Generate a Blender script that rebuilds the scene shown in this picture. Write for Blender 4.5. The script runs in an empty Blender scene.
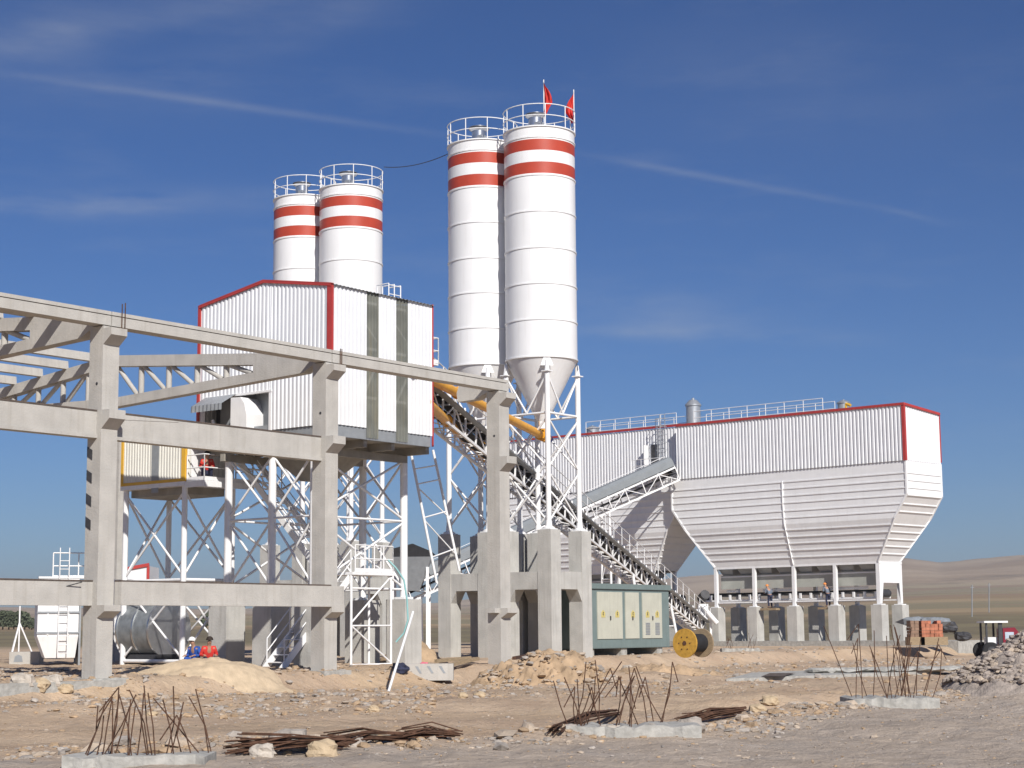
import bpy, math, random
from mathutils import Vector, Matrix, noise
random.seed(7)
R=math.radians; PI=math.pi
scn=bpy.context.scene; COL=scn.collection
# ------------------------------------------------------------------ camera numbers
F=1750.0; PITCH=math.atan(246/1750); ROLL=.0086; CZ=1.3
fw=Vector((0,math.cos(PITCH),math.sin(PITCH)))
up0=Vector((0,-math.sin(PITCH),math.cos(PITCH))); rt0=Vector((1,0,0))
rt=rt0*math.cos(ROLL)-up0*math.sin(ROLL); up=up0*math.cos(ROLL)+rt0*math.sin(ROLL)
def ray(x,y): return fw+rt*((x-512)/F)-up*((y-384)/F)
def at(x,y,Y):
    r=ray(x,y); return Vector((0,0,CZ))+r*(Y/r.y)
YAW=R(37.7)
U=Vector((math.sin(YAW),math.cos(YAW),0)); V=Vector((-math.cos(YAW),math.sin(YAW),0))
Y2=R(44.5)
U2=Vector((math.sin(Y2),math.cos(Y2),0)); V2=Vector((-math.cos(Y2),math.sin(Y2),0))
OH=Vector((26.582,118,0))
class Frame:
    def __init__(s,o,a): s.o=Vector(o); s.a=a; s.M=Matrix.Translation(s.o)@Matrix.Rotation(a,4,'Z')
    def w(s,p): return s.M@Vector(p)
    def l(s,p): return s.M.inverted()@Vector(p)
FW=Frame((0,0,0),0); FA=Frame((0,0,0),PI/2-YAW); FH=Frame(OH,PI/2-Y2)
def uvz(u,v,z): return U*u+V*v+Vector((0,0,z))

# ------------------------------------------------------------------ materials
MATS={}
def mat(name,col,rough=.7,metal=0,var=.12,scale=3,bump=0,bscale=30,streak=0,dirt=None,spec=.4,alpha=1,stretch=(1,1,1),coords='Object'):
    m=bpy.data.materials.new(name); m.use_nodes=True; nt=m.node_tree; N=nt.nodes; L=nt.links
    b=N['Principled BSDF']; b.inputs['Roughness'].default_value=rough; b.inputs['Metallic'].default_value=metal
    b.inputs['Specular IOR Level'].default_value=spec
    tc=N.new('ShaderNodeTexCoord'); mp=N.new('ShaderNodeMapping'); L.new(tc.outputs[coords],mp.inputs[0])
    mp.inputs['Scale'].default_value=stretch
    n=N.new('ShaderNodeTexNoise'); n.inputs['Scale'].default_value=scale; n.inputs['Detail'].default_value=6; L.new(mp.outputs[0],n.inputs[0])
    r=N.new('ShaderNodeValToRGB'); L.new(n.outputs[0],r.inputs[0])
    r.color_ramp.elements[0].position=.3; r.color_ramp.elements[1].position=.7
    c=Vector(col); lo=c*(1-var); hi=c*(1+var*.6)
    r.color_ramp.elements[0].color=(*lo,1); r.color_ramp.elements[1].color=(min(hi[0],.95),min(hi[1],.95),min(hi[2],.95),1)
    out=r.outputs[0]
    if streak:
        m2=N.new('ShaderNodeMapping'); L.new(tc.outputs[coords],m2.inputs[0]); m2.inputs['Scale'].default_value=(6,6,.35)
        n2=N.new('ShaderNodeTexNoise'); n2.inputs['Scale'].default_value=1.2; n2.inputs['Detail'].default_value=5; L.new(m2.outputs[0],n2.inputs[0])
        mr=N.new('ShaderNodeMapRange'); L.new(n2.outputs[0],mr.inputs[0]); mr.inputs[1].default_value=.52; mr.inputs[2].default_value=.8; mr.inputs[4].default_value=streak
        mx=N.new('ShaderNodeMix'); mx.data_type='RGBA'; L.new(mr.outputs[0],mx.inputs[0]); L.new(out,mx.inputs[6])
        mx.inputs[7].default_value=(*(dirt or c*.45),1); out=mx.outputs[2]
    L.new(out,b.inputs['Base Color'])
    if bump:
        n3=N.new('ShaderNodeTexNoise'); n3.inputs['Scale'].default_value=bscale; n3.inputs['Detail'].default_value=5; L.new(tc.outputs[coords],n3.inputs[0])
        bp=N.new('ShaderNodeBump'); bp.inputs['Strength'].default_value=bump; bp.inputs['Distance'].default_value=.05
        L.new(n3.outputs[0],bp.inputs['Height']); L.new(bp.outputs[0],b.inputs['Normal'])
    if alpha<1: b.inputs['Alpha'].default_value=alpha
    MATS[name]=m; return m
M=MATS
mat('concrete',(.465,.445,.41),.9,var=.12,scale=1.6,bump=.25,bscale=18,streak=.38,dirt=(.31,.28,.235))
mat('concrete_grey',(.475,.465,.435),.9,var=.14,scale=1.4,bump=.25,bscale=14,streak=.4,dirt=(.24,.22,.19))
mat('concrete_footing',(.40,.39,.36),.95,var=.25,scale=5,bump=.5,bscale=12,streak=.3)
mat('white_paint',(.80,.80,.80),.45,var=.05,scale=2,streak=.22,dirt=(.50,.47,.42))
mat('white_sheet',(.74,.75,.77),.4,var=.05,scale=1,streak=.2,dirt=(.52,.50,.46))
mat('silo_white',(.80,.80,.80),.35,var=.03,scale=.8,streak=.3,dirt=(.56,.53,.49))
mat('white_steel',(.82,.82,.82),.45,var=.04,scale=1.5,streak=.22,dirt=(.55,.51,.46))
mat('red_paint',(.44,.06,.032),.45,var=.1,scale=2)
mat('red_trim',(.43,.05,.045),.45,var=.12,scale=2)
mat('yellow_paint',(.74,.36,.035),.4,var=.12,scale=2,streak=.35,dirt=(.35,.16,.03))
mat('galvanised',(.46,.48,.50),.4,metal=.55,var=.12,scale=4)
mat('steel_grey',(.30,.32,.34),.5,metal=.2,var=.12,scale=3)
mat('cover_grey',(.225,.245,.26),.7,metal=.0,var=.08,scale=2)
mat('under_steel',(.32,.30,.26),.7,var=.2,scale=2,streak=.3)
mat('dark_rubber',(.02,.02,.022),.8,var=.3,scale=5)
mat('dark_metal',(.05,.05,.055),.6,var=.3,scale=4)
mat('rust',(.10,.05,.03),.9,var=.45,scale=9,bump=.3,bscale=60)
mat('rust_strip',(.11,.085,.07),.9,var=.3,scale=5)
mat('kiosk_green',(.17,.22,.215),.5,var=.08,scale=2,streak=.25)
mat('kiosk_cream',(.50,.50,.42),.55,var=.06,scale=2,streak=.3)
mat('sign_yellow',(.56,.47,.17),.5,var=.05)
mat('cabin_cream',(.70,.69,.63),.5,var=.05,scale=2,streak=.2)
mat('cabin_yellow',(.72,.42,.05),.5,var=.1,scale=2)
mat('blue_motor',(.02,.07,.32),.5,var=.2)
mat('blue_cloth',(.025,.09,.38),.8,var=.25,scale=8)
mat('red_cloth',(.60,.04,.03),.8,var=.2,scale=6)
mat('navy_cloth',(.03,.035,.07),.9,var=.3,scale=6)
mat('grey_cloth',(.16,.19,.24),.9,var=.3,scale=6)
mat('skin',(.42,.24,.16),.6,var=.1)
mat('hair',(.03,.02,.015),.8,var=.3)
mat('orange_helmet',(.75,.25,.05),.4,var=.05)
mat('white_helmet',(.8,.8,.78),.4,var=.05)
mat('wood',(.32,.24,.15),.9,var=.3,scale=6,stretch=(1,1,8))
mat('wood_yellow',(.52,.30,.05),.85,var=.22,scale=7)
mat('sand',(.56,.44,.30),.95,var=.16,scale=4,bump=.5,bscale=30)
mat('soil',(.42,.30,.19),.95,var=.28,scale=2.2,bump=1,bscale=9)
mat('rubble',(.37,.315,.27),.95,var=.3,scale=3,bump=1,bscale=12)
mat('rock',(.47,.42,.36),.95,var=.35,scale=4,bump=.6,bscale=14)
mat('rock_yellow',(.47,.365,.24),.95,var=.25,scale=4,bump=.6,bscale=14)
mat('stone_dirt',(.44,.36,.28),.95,var=.3,scale=2,bump=.5,bscale=20)
mat('rear_sheet',(.40,.41,.37),.7,var=.15,scale=1)
mat('gravel',(.37,.33,.29),.95,var=.4,scale=2,bump=.5,bscale=20)
mat('brick_orange',(.44,.17,.10),.9,var=.4,scale=3)
mat('brick_brown',(.26,.17,.12),.9,var=.3,scale=3)
mat('tarp',(.22,.24,.26),.8,var=.25,scale=4)
mat('tractor_red',(.22,.015,.03),.4,var=.15,scale=3)
mat('glass_dark',(.03,.035,.04),.15,var=.1,spec=.6)
mat('window_blue',(.45,.52,.60),.3,var=.1)
mat('leaf',(.085,.10,.06),.8,var=.4,scale=1)
mat('bark',(.12,.09,.07),.9,var=.3,scale=3)
mat('hose',(.25,.48,.48),.5,var=.1)
mat('pink_cloth',(.65,.16,.22),.9,var=.2)
mat('panel_translucent',(.215,.22,.19),.35,var=.25,scale=1.2,streak=.35,dirt=(.45,.38,.22),alpha=.72)
mat('chrome',(.60,.61,.62),.28,metal=.9,var=.12,scale=5)
mat('tank_metal',(.27,.29,.30),.5,metal=.35,var=.3,scale=3,streak=.3)

# ------------------------------------------------------------------ mesh collector
class MB:
    def __init__(s): s.v=[]; s.f=[]; s.m=[]; s.s=[]
    def add(s,vs,fs,m=0,sm=False):
        o=len(s.v); s.v+= [Vector(q) for q in vs]
        for q in fs: s.f.append([o+i for i in q]); s.m.append(m); s.s.append(sm)
        return s
    def box(s,x0,x1,y0,y1,z0,z1,m=0,bev=0):
        vs=[(x,y,z) for z in(z0,z1) for y in(y0,y1) for x in(x0,x1)]
        return s.add(vs,[(0,2,3,1),(4,5,7,6),(0,1,5,4),(2,6,7,3),(0,4,6,2),(1,3,7,5)],m)
    def beam(s,p,q,w,h,m=0,upv=(0,0,1)):
        p=Vector(p);q=Vector(q);d=(q-p).normalized();u=Vector(upv)
        if abs(d.dot(u))>.99: u=Vector((1,0,0)) if abs(d.x)<.9 else Vector((0,1,0))
        a=d.cross(u).normalized()*(w/2); b=a.cross(d).normalized()*(h/2)
        vs=[p-a-b,p+a-b,p+a+b,p-a+b,q-a-b,q+a-b,q+a+b,q-a+b]
        return s.add(vs,[(0,3,2,1),(4,5,6,7),(0,1,5,4),(1,2,6,5),(2,3,7,6),(3,0,4,7)],m)
    def tube(s,p,q,r,n=8,m=0,r2=None,cap=True):
        p=Vector(p);q=Vector(q);d=(q-p).normalized(); r2=r if r2 is None else r2
        u=Vector((0,0,1)) if abs(d.z)<.9 else Vector((1,0,0))
        a=d.cross(u).normalized(); b=a.cross(d).normalized()
        vs=[]
        for c,rr in((p,r),(q,r2)):
            for i in range(n):
                t=2*PI*i/n; vs.append(c+a*(math.cos(t)*rr)+b*(math.sin(t)*rr))
        s.add(vs,[(i,(i+1)%n,n+(i+1)%n,n+i) for i in range(n)],m,True)
        if cap: s.add(vs,[tuple(range(n))[::-1],tuple(range(n,2*n))],m)
        return s
    def path(s,pts,r,n=6,m=0):
        for a,b in zip(pts[:-1],pts[1:]): s.tube(a,b,r,n,m)
        return s
    def lathe(s,c,prof,n=48,ms=None,cap=True,m=0,sm=True):
        c=Vector(c)
        for i in range(len(prof)-1):
            (r0,z0),(r1,z1)=prof[i],prof[i+1]; vs=[]
            for r_,z_ in((r0,z0),(r1,z1)):
                for k in range(n):
                    t=2*PI*k/n; vs.append(c+Vector((math.cos(t)*r_,math.sin(t)*r_,z_)))
            s.add(vs,[(k,(k+1)%n,n+(k+1)%n,n+k) for k in range(n)],ms[i] if ms else m,sm)
        if cap:
            for (r_,z_) in(prof[0],prof[-1]):
                if r_>.001: s.add([c+Vector((math.cos(2*PI*k/n)*r_,math.sin(2*PI*k/n)*r_,z_)) for k in range(n)],[tuple(range(n))],m)
        return s
    def prism(s,pts,ax,a0,a1,m=0):
        # pts in the plane perpendicular to ax; ax 0: pts=(y,z) ; 1: pts=(x,z) ; 2: pts=(x,y)
        def mk(p,a): return {0:(a,p[0],p[1]),1:(p[0],a,p[1]),2:(p[0],p[1],a)}[ax]
        n=len(pts); vs=[mk(p,a0) for p in pts]+[mk(p,a1) for p in pts]
        return s.add(vs,[tuple(range(n)),tuple(range(n,2*n))[::-1]]+[(i,n+i,n+(i+1)%n,(i+1)%n) for i in range(n)],m)
    def rock(s,c,sx,sy,sz,m=0,seed=None):
        rnd=random.random
        t=(1+5**.5)/2; ico=[(-1,t,0),(1,t,0),(-1,-t,0),(1,-t,0),(0,-1,t),(0,1,t),(0,-1,-t),(0,1,-t),(t,0,-1),(t,0,1),(-t,0,-1),(-t,0,1)]
        fs=[(0,11,5),(0,5,1),(0,1,7),(0,7,10),(0,10,11),(1,5,9),(5,11,4),(11,10,2),(10,7,6),(7,1,8),(3,9,4),(3,4,2),(3,2,6),(3,6,8),(3,8,9),(4,9,5),(2,4,11),(6,2,10),(8,6,7),(9,8,1)]
        a=rnd()*6.28; ca,sa=math.cos(a),math.sin(a); vs=[]
        for q in ico:
            k=.53*(.7+.5*rnd()); x,y,z=q[0]*k*sx,q[1]*k*sy,q[2]*k*sz
            vs.append((c[0]+x*ca-y*sa,c[1]+x*sa+y*ca,c[2]+z))
        return s.add(vs,fs,m)

def setp(o,label=None,cat=None,group=None,kind=None):
    if label: o['label']=label
    if cat: o['category']=cat
    if group: o['group']=group
    if kind: o['kind']=kind
KS=1.058
def kpt(p,k=KS):
    p=Vector(p); return Vector((p.x*k,p.y*k,CZ+(p.z-CZ)*k))
def grow(o,k=KS):
    o.location=kpt(o.location,k); o.scale=(k,k,k)
def mkmesh(name,mb,mats,off=Vector((0,0,0))):
    me=bpy.data.meshes.new(name)
    me.from_pydata([tuple(v-off) for v in mb.v],[],mb.f)
    for m in (mats if isinstance(mats,(list,tuple)) else [mats]): me.materials.append(M[m] if isinstance(m,str) else m)
    me.polygons.foreach_set('material_index',mb.m); me.polygons.foreach_set('use_smooth',mb.s)
    me.update()
    import bmesh
    bm=bmesh.new(); bm.from_mesh(me); bmesh.ops.recalc_face_normals(bm,faces=bm.faces) if len(bm.faces)<60000 else None
    bm.to_mesh(me); bm.free()
    return me
class Thing:
    """an Empty at the thing's base; parts are meshes written in the thing's frame coordinates"""
    def __init__(s,name,label,cat,base,fr=FA,group=None):
        s.base=Vector(base); s.fr=fr
        o=bpy.data.objects.new(name,None); COL.objects.link(o); o.empty_display_size=.3
        o.location=fr.w(s.base); o.rotation_euler=(0,0,fr.a); s.o=o; setp(o,label,cat,group)
    def part(s,name,mb,mats,parent=None,label=None):
        o=bpy.data.objects.new(name,mkmesh(name,mb,mats,s.base)); COL.objects.link(o)
        o.parent=parent or s.o
        if label: o['label']=label
        return o
def single(name,mb,mats,label,cat,base,fr=FA,group=None,kind=None):
    base=Vector(base)
    o=bpy.data.objects.new(name,mkmesh(name,mb,mats,base)); COL.objects.link(o)
    o.location=fr.w(base); o.rotation_euler=(0,0,fr.a); setp(o,label,cat,group,kind); return o
def structure(name,mb,mats,fr=FW,kind='structure'):
    o=bpy.data.objects.new(name,mkmesh(name,mb,mats)); COL.objects.link(o)
    o.location=fr.o; o.rotation_euler=(0,0,fr.a); o['kind']=kind; return o
def dup(root,loc,label=None,rotz=None,group=None):
    def cp(o,par):
        c=o.copy(); COL.objects.link(c); c.parent=par
        for ch in [x for x in list(bpy.data.objects) if x.parent==o]: cp(ch,c)
        return c
    kids=[x for x in bpy.data.objects if x.parent==root]
    r=root.copy(); COL.objects.link(r); r.location=loc
    if rotz is not None: r.rotation_euler=(0,0,rotz)
    if label: r['label']=label
    if group: r['group']=group
    for k in kids: cp(k,r)
    return r
def corr(mb,a,b,z0,z1,pitch=.2,dep=.035,out=None,m=0,gaps=()):
    """trapezoid sheet from a to b (2d). z0,z1 functions of distance; out = outward 2d normal; gaps=[(t0,t1,zlo,zhi)]"""
    a=Vector(a);b=Vector(b);L=(b-a).length;d=(b-a)/L;o=Vector(out)
    f0=z0 if callable(z0) else (lambda t:z0); f1=z1 if callable(z1) else (lambda t:z1)
    ts=[];n=int(round(L/pitch)); p=L/n
    for i in range(n):
        x=i*p; ts+=[(x,dep),(x+p*.42,dep),(x+p*.54,0),(x+p*.88,0)]
    ts.append((L,dep))
    for g in gaps:
        for e in g[:2]:
            if 0<e<L: ts.append((e,dep/2))
    ts.sort(key=lambda q:q[0])
    for (t0,d0),(t1,d1) in zip(ts[:-1],ts[1:]):
        if t1-t0<1e-5: continue
        tm=(t0+t1)/2; segs=[(0,1)]
        p0=a+d*t0+o*d0; p1=a+d*t1+o*d1
        lo0,hi0,lo1,hi1=f0(t0),f1(t0),f0(t1),f1(t1)
        spans=[(lo0,hi0,lo1,hi1)]
        for g in gaps:
            if g[0]<=tm<=g[1]:
                ns=[]
                for (A,B,C_,D) in spans:
                    if g[2]>A+.01: ns.append((A,g[2],C_,g[2]))
                    if g[3]<B-.01: ns.append((g[3],B,g[3],D))
                spans=ns
        for (A,B,C_,D) in spans:
            mb.add([(p0.x,p0.y,A),(p1.x,p1.y,C_),(p1.x,p1.y,D),(p0.x,p0.y,B)],[(0,1,2,3)],m)
    return mb
def rail(mb,pts,h=1.0,r=.028,step=1.5,mids=(.5,),toe=True):
    pts=[Vector(p) for p in pts]
    for a,b in zip(pts[:-1],pts[1:]):
        L=(b-a).length; n=max(1,int(round(L/step)))
        for i in range(n+1):
            q=a.lerp(b,i/n); mb.tube(q,q+Vector((0,0,h)),r,6)
        for k in (1,)+tuple(mids): mb.tube(a+Vector((0,0,h*k)),b+Vector((0,0,h*k)),r,6)
        if toe: mb.beam(a+Vector((0,0,.08)),b+Vector((0,0,.08)),.012,.14)
    return mb

# ------------------------------------------------------------------ terrain
def sstep(a,b,x):
    t=min(1,max(0,(x-a)/(b-a))); return t*t*(3-2*t)
SKY=[(-60,602),(0,606),(230,606),(437,600),(560,586),(690,573),(760,569),(840,564),(905,560),(940,564),(965,562),(1024,557),(1100,552)]
def skyl(x):
    if x<=SKY[0][0]: return SKY[0][1]
    for (a,ya),(b,yb) in zip(SKY[:-1],SKY[1:]):
        if x<=b: return ya+(yb-ya)*(x-a)/(b-a)
    return SKY[-1][1]
def bump2(x,y,cx,cy,rx,ry,h,p=2):
    q=((x-cx)/rx)**2+((y-cy)/ry)**2
    return h*math.exp(-q*p/2)
def base_h(x,y):
    v=-math.cos(YAW)*x+math.sin(YAW)*y; u=math.sin(YAW)*x+math.cos(YAW)*y
    e=.5*noise.noise(Vector((u*.15,3.1,0)))
    z=-.6+.6*sstep(40.3+e,41.5+e,v)
    # right of the frame the ground only climbs far back
    z2=-.6+.6*sstep(47.2+e,48.6+e,v)
    k=sstep(55,58,u); z=z*(1-k)+z2*k
    z=min(z,0)
    return z
BERM=[(-12,26.5),(-4.5,27.6),(0,29.6),(3.3,31.6),(5.6,36.5),(8.2,42.5),(14.7,53.5)]
def berm_d(x,y):
    best=1e9
    for (ax,ay),(bx,by) in zip(BERM[:-1],BERM[1:]):
        dx,dy=bx-ax,by-ay; t=max(0,min(1,((x-ax)*dx+(y-ay)*dy)/(dx*dx+dy*dy))); best=min(best,math.hypot(x-ax-t*dx,y-ay-t*dy))
    return best
def ground_h(x,y):
    r=math.hypot(x,y)
    if r<170:
        z=base_h(x,y)
        z+=.16*noise.fractal(Vector((x*.13,y*.13,1.7)),1,2,4)*sstep(60,45,r)+.05*noise.fractal(Vector((x*.5,y*.5,0)),1,2,3)+.045*noise.fractal(Vector((x*1.7,y*1.7,4)),1,2,4)+.10*noise.fractal(Vector((x*.8,y*.8,9)),.7,2,4)*sstep(42,50,y)*sstep(78,66,y)
        # wheel rut and scraped bank across the middle of the yard
        z-=.16*math.exp(-((y-(40+.14*x+1.2*math.sin(x*.23)))/1.6)**2)
        z+=.17*math.exp(-((y-(36.6+.2*x+.9*math.sin(x*.31+1)))/1.0)**2)*(.5+noise.noise(Vector((x*.3,0,2))))
        z+=.2*math.exp(-((y-(46.5+.3*x))/1.3)**2)*max(0,.35+noise.noise(Vector((x*.22,5,2))))
        z+=bump2(x,y,4.6,67,3.4,1.3,.25)
        z+=bump2(x,y,14.8,48,2.8,2.2,.35)
        if 22<r<60 and abs(x)<22: z+=.17*math.exp(-(berm_d(x,y)/.75)**2)*(.75+.8*noise.noise(Vector((x*.9,y*.9,5))))
        q=(y-(45.5+.25*(x-6)+.5*math.sin(x*.9)))
        z+=(.24*math.exp(-(q/.8)**2)-.28*math.exp(-((q+1.5)/.9)**2))*math.exp(-((x-6.5)/3.6)**4)*(.8+.6*noise.noise(Vector((x*.8,y*.8,1))))
    else: z=0
    if r>110:
        az=math.atan2(x,y); px=512+1767*math.tan(max(-1.2,min(1.2,az)))
        yh=630-.0086*(px-512); s=yh-skyl(px)
        # plain rises gently, then the ridge
        nz=noise.fractal(Vector((x*.0012,y*.0012,.3)),1,2,5)
        fieldz=max(0,(r-200))*(.0115+.010*sstep(500,1000,px))*(1 if r<1700 else 1700/r)
        ridge=max(0,s/1767*3950-9)
        t=sstep(1500,4000,r)
        z=z*(1-sstep(110,170,r))+ (fieldz*(1-t)+(ridge*(1+0.05*nz))*t) + 9*nz*sstep(700,2500,r)*(1-.8*t)
        n2=noise.fractal(Vector((x*.004,y*.004,7)),1,2,5)
        z+=7*n2*t
        if r>4300: z-= (r-4300)*.05
    return z
mb=MB()
angs=[]; a=-180.0
while a<180:
    angs.append(a); a+= .13 if -20<=a<20 else (1.0 if -45<=a<45 else 6.0)
rs=[4.0]
while rs[-1]<8500:
    r_=rs[-1]; rs.append(r_*(1.0075 if r_<130 else 1.03)+ .0)
na=len(angs)
for r_ in rs:
    for a in angs:
        x=r_*math.sin(R(a)); y=r_*math.cos(R(a)); mb.v.append(Vector((x,y,ground_h(x,y))))
for i in range(len(rs)-1):
    for j in range(na):
        k=(j+1)%na; mb.f.append([i*na+j,i*na+k,(i+1)*na+k,(i+1)*na+j]); mb.m.append(0); mb.s.append(True)
mb.v.append(Vector((0,0,-.6))); c0=len(mb.v)-1
for j in range(na): mb.f.append([c0,(j+1)%na,j]); mb.m.append(0); mb.s.append(True)
# ground material
gm=bpy.data.materials.new('ground_earth'); gm.use_nodes=True; nt=gm.node_tree; N=nt.nodes; L=nt.links; b=N['Principled BSDF']
b.inputs['Roughness'].default_value=.95; b.inputs['Specular IOR Level'].default_value=.15
geo=N.new('ShaderNodeNewGeometry')
def nz(scale,detail=5,vec=None,rough=.55):
    n=N.new('ShaderNodeTexNoise'); n.inputs['Scale'].default_value=scale; n.inputs['Detail'].default_value=detail; n.inputs['Roughness'].default_value=rough
    L.new(vec or geo.outputs['Position'],n.inputs['Vector']); return n.outputs[0]
def mapr(s,a,b_,c=0,d=1):
    n=N.new('ShaderNodeMapRange'); n.inputs[1].default_value=a; n.inputs[2].default_value=b_; n.inputs[3].default_value=c; n.inputs[4].default_value=d; L.new(s,n.inputs[0]); return n.outputs[0]
def mixc(f,a,b_):
    n=N.new('ShaderNodeMix'); n.data_type='RGBA'
    (L.new(f,n.inputs[0]) if not isinstance(f,float) else setattr(n.inputs[0],'default_value',f))
    for i,c in((6,a),(7,b_)):
        if isinstance(c,tuple): n.inputs[i].default_value=(*c,1)
        else: L.new(c,n.inputs[i])
    return n.outputs[2]
def math_(op,a,b_=None,c=None):
    n=N.new('ShaderNodeMath'); n.operation=op
    for i,q in enumerate((a,b_,c)):
        if q is None: continue
        if isinstance(q,(int,float)): n.inputs[i].default_value=q
        else: L.new(q,n.inputs[i])
    return n.outputs[0]
sep=N.new('ShaderNodeSeparateXYZ'); L.new(geo.outputs['Position'],sep.inputs[0])
X_,Y_=sep.outputs[0],sep.outputs[1]
c=mixc(mapr(nz(.35),.38,.62),(.46,.335,.235),(.56,.425,.30))
c=mixc(mapr(nz(.11,3),.5,.66,0,.55),c,(.55,.40,.25))
c=mixc(mapr(nz(2.3,6,None,.7),.5,.75,0,.5),c,(.30,.24,.19))
c=mixc(mapr(nz(9,4,None,.7),.55,.75,0,.6),c,(.56,.48,.40))
mpd=N.new('ShaderNodeMapping'); L.new(geo.outputs['Position'],mpd.inputs[0]); mpd.inputs['Scale'].default_value=(.10,.42,.3); mpd.inputs['Rotation'].default_value=(0,0,-.2)
c=mixc(mapr(nz(1.0,7,mpd.outputs[0],.62),.5,.66,0,.5),c,(.27,.205,.15))
c=mixc(mapr(nz(.8,7,mpd.outputs[0],.7),.36,.46,.6,0),c,(.58,.45,.31))
# packed grey road in the right foreground
rd=math_('SUBTRACT',math_('MAXIMUM',math_('ADD',math_('MULTIPLY',X_,.45),29.6),math_('ADD',math_('MULTIPLY',X_,1.9),25.4)),Y_)
rd=math_('ADD',rd,math_('MULTIPLY',math_('SUBTRACT',nz(.5,4),.5),2.4))
road=mapr(rd,-.6,1.2)
rc=mixc(mapr(nz(1.2,6),.4,.65),(.43,.355,.285),(.50,.42,.345))
rc=mixc(mapr(nz(.5,5,None,.7),.52,.7,0,.6),rc,(.33,.30,.275))
mpr=N.new('ShaderNodeMapping'); L.new(geo.outputs['Position'],mpr.inputs[0]); mpr.inputs['Scale'].default_value=(.09,1.3,.3); mpr.inputs['Rotation'].default_value=(0,0,-.35)
rc=mixc(mapr(nz(1.0,6,mpr.outputs[0],.6),.48,.66,0,.45),rc,(.33,.275,.225))
c=mixc(road,c,rc)
# far fields: broad bands of stubble, ploughed earth and dry grass
vec=N.new('ShaderNodeMapping'); L.new(geo.outputs['Position'],vec.inputs[0]); vec.inputs['Scale'].default_value=(.0016,.0085,0); vec.inputs['Rotation'].default_value=(0,0,.16)
vo=N.new('ShaderNodeTexVoronoi'); L.new(vec.outputs[0],vo.inputs['Vector']); vo.inputs['Scale'].default_value=1.0
sp2=N.new('ShaderNodeSeparateColor'); L.new(vo.outputs['Color'],sp2.inputs[0])
ramp=N.new('ShaderNodeValToRGB'); L.new(sp2.outputs[0],ramp.inputs[0]); cr=ramp.color_ramp; cr.interpolation='CONSTANT'
cols=[(.0,(.30,.215,.13)),(.2,(.25,.215,.135)),(.4,(.36,.27,.165)),(.58,(.29,.24,.15)),(.75,(.29,.205,.135)),(.88,(.33,.28,.17))]
cr.elements[0].color=(*cols[0][1],1); cr.elements[1].position=cols[1][0]; cr.elements[1].color=(*cols[1][1],1)
for p_,q in cols[2:]:
    e=cr.elements.new(p_); e.color=(*q,1)
fc=mixc(mapr(nz(.02,6,None,.7),.4,.65,0,.5),ramp.outputs[0],(.24,.19,.12))
ln=N.new('ShaderNodeVectorMath'); ln.operation='LENGTH'; L.new(geo.outputs['Position'],ln.inputs[0]); dist=ln.outputs['Value']
c=mixc(mapr(math_('ADD',dist,math_('MULTIPLY',nz(.03,4),60.0)),170,235),c,mixc(mapr(nz(.05,5),.4,.6),(.17,.14,.09),(.22,.185,.11)))
c=mixc(mapr(math_('ADD',dist,math_('MULTIPLY',nz(.01,4),120.0)),400,470),c,fc)
hc=mixc(mapr(nz(.0022,7,None,.65),.4,.6),(.33,.245,.165),(.45,.355,.25))
hc=mixc(mapr(nz(.006,6,None,.7),.55,.68,0,.7),hc,(.19,.15,.11))
c=mixc(mapr(math_('ADD',dist,math_('MULTIPLY',nz(.002,4),900.0)),2300,2700),c,hc)
L.new(c,b.inputs['Base Color'])
bp=N.new('ShaderNodeBump'); bp.inputs['Strength'].default_value=1; bp.inputs['Distance'].default_value=.12
hb=math_('ADD',math_('MULTIPLY',nz(3.2,7,None,.65),1.0),math_('MULTIPLY',nz(14,5,None,.7),.35))
L.new(math_('MULTIPLY',hb,mapr(dist,60,200,1,.0)),bp.inputs['Height']); L.new(bp.outputs[0],b.inputs['Normal'])
M['ground']=gm
structure('ground',mb,'ground')

def gz(x,y): return ground_h(x,y)
def gpt(px,py,extra=0):
    """ground point seen at a pixel"""
    r=ray(px,py); t=10.0; o=Vector((0,0,CZ))
    while t<400:
        p=o+r*t
        if p.z<=ground_h(p.x,p.y): break
        t+=.25
    return Vector((p.x,p.y,ground_h(p.x,p.y)+extra))

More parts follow.
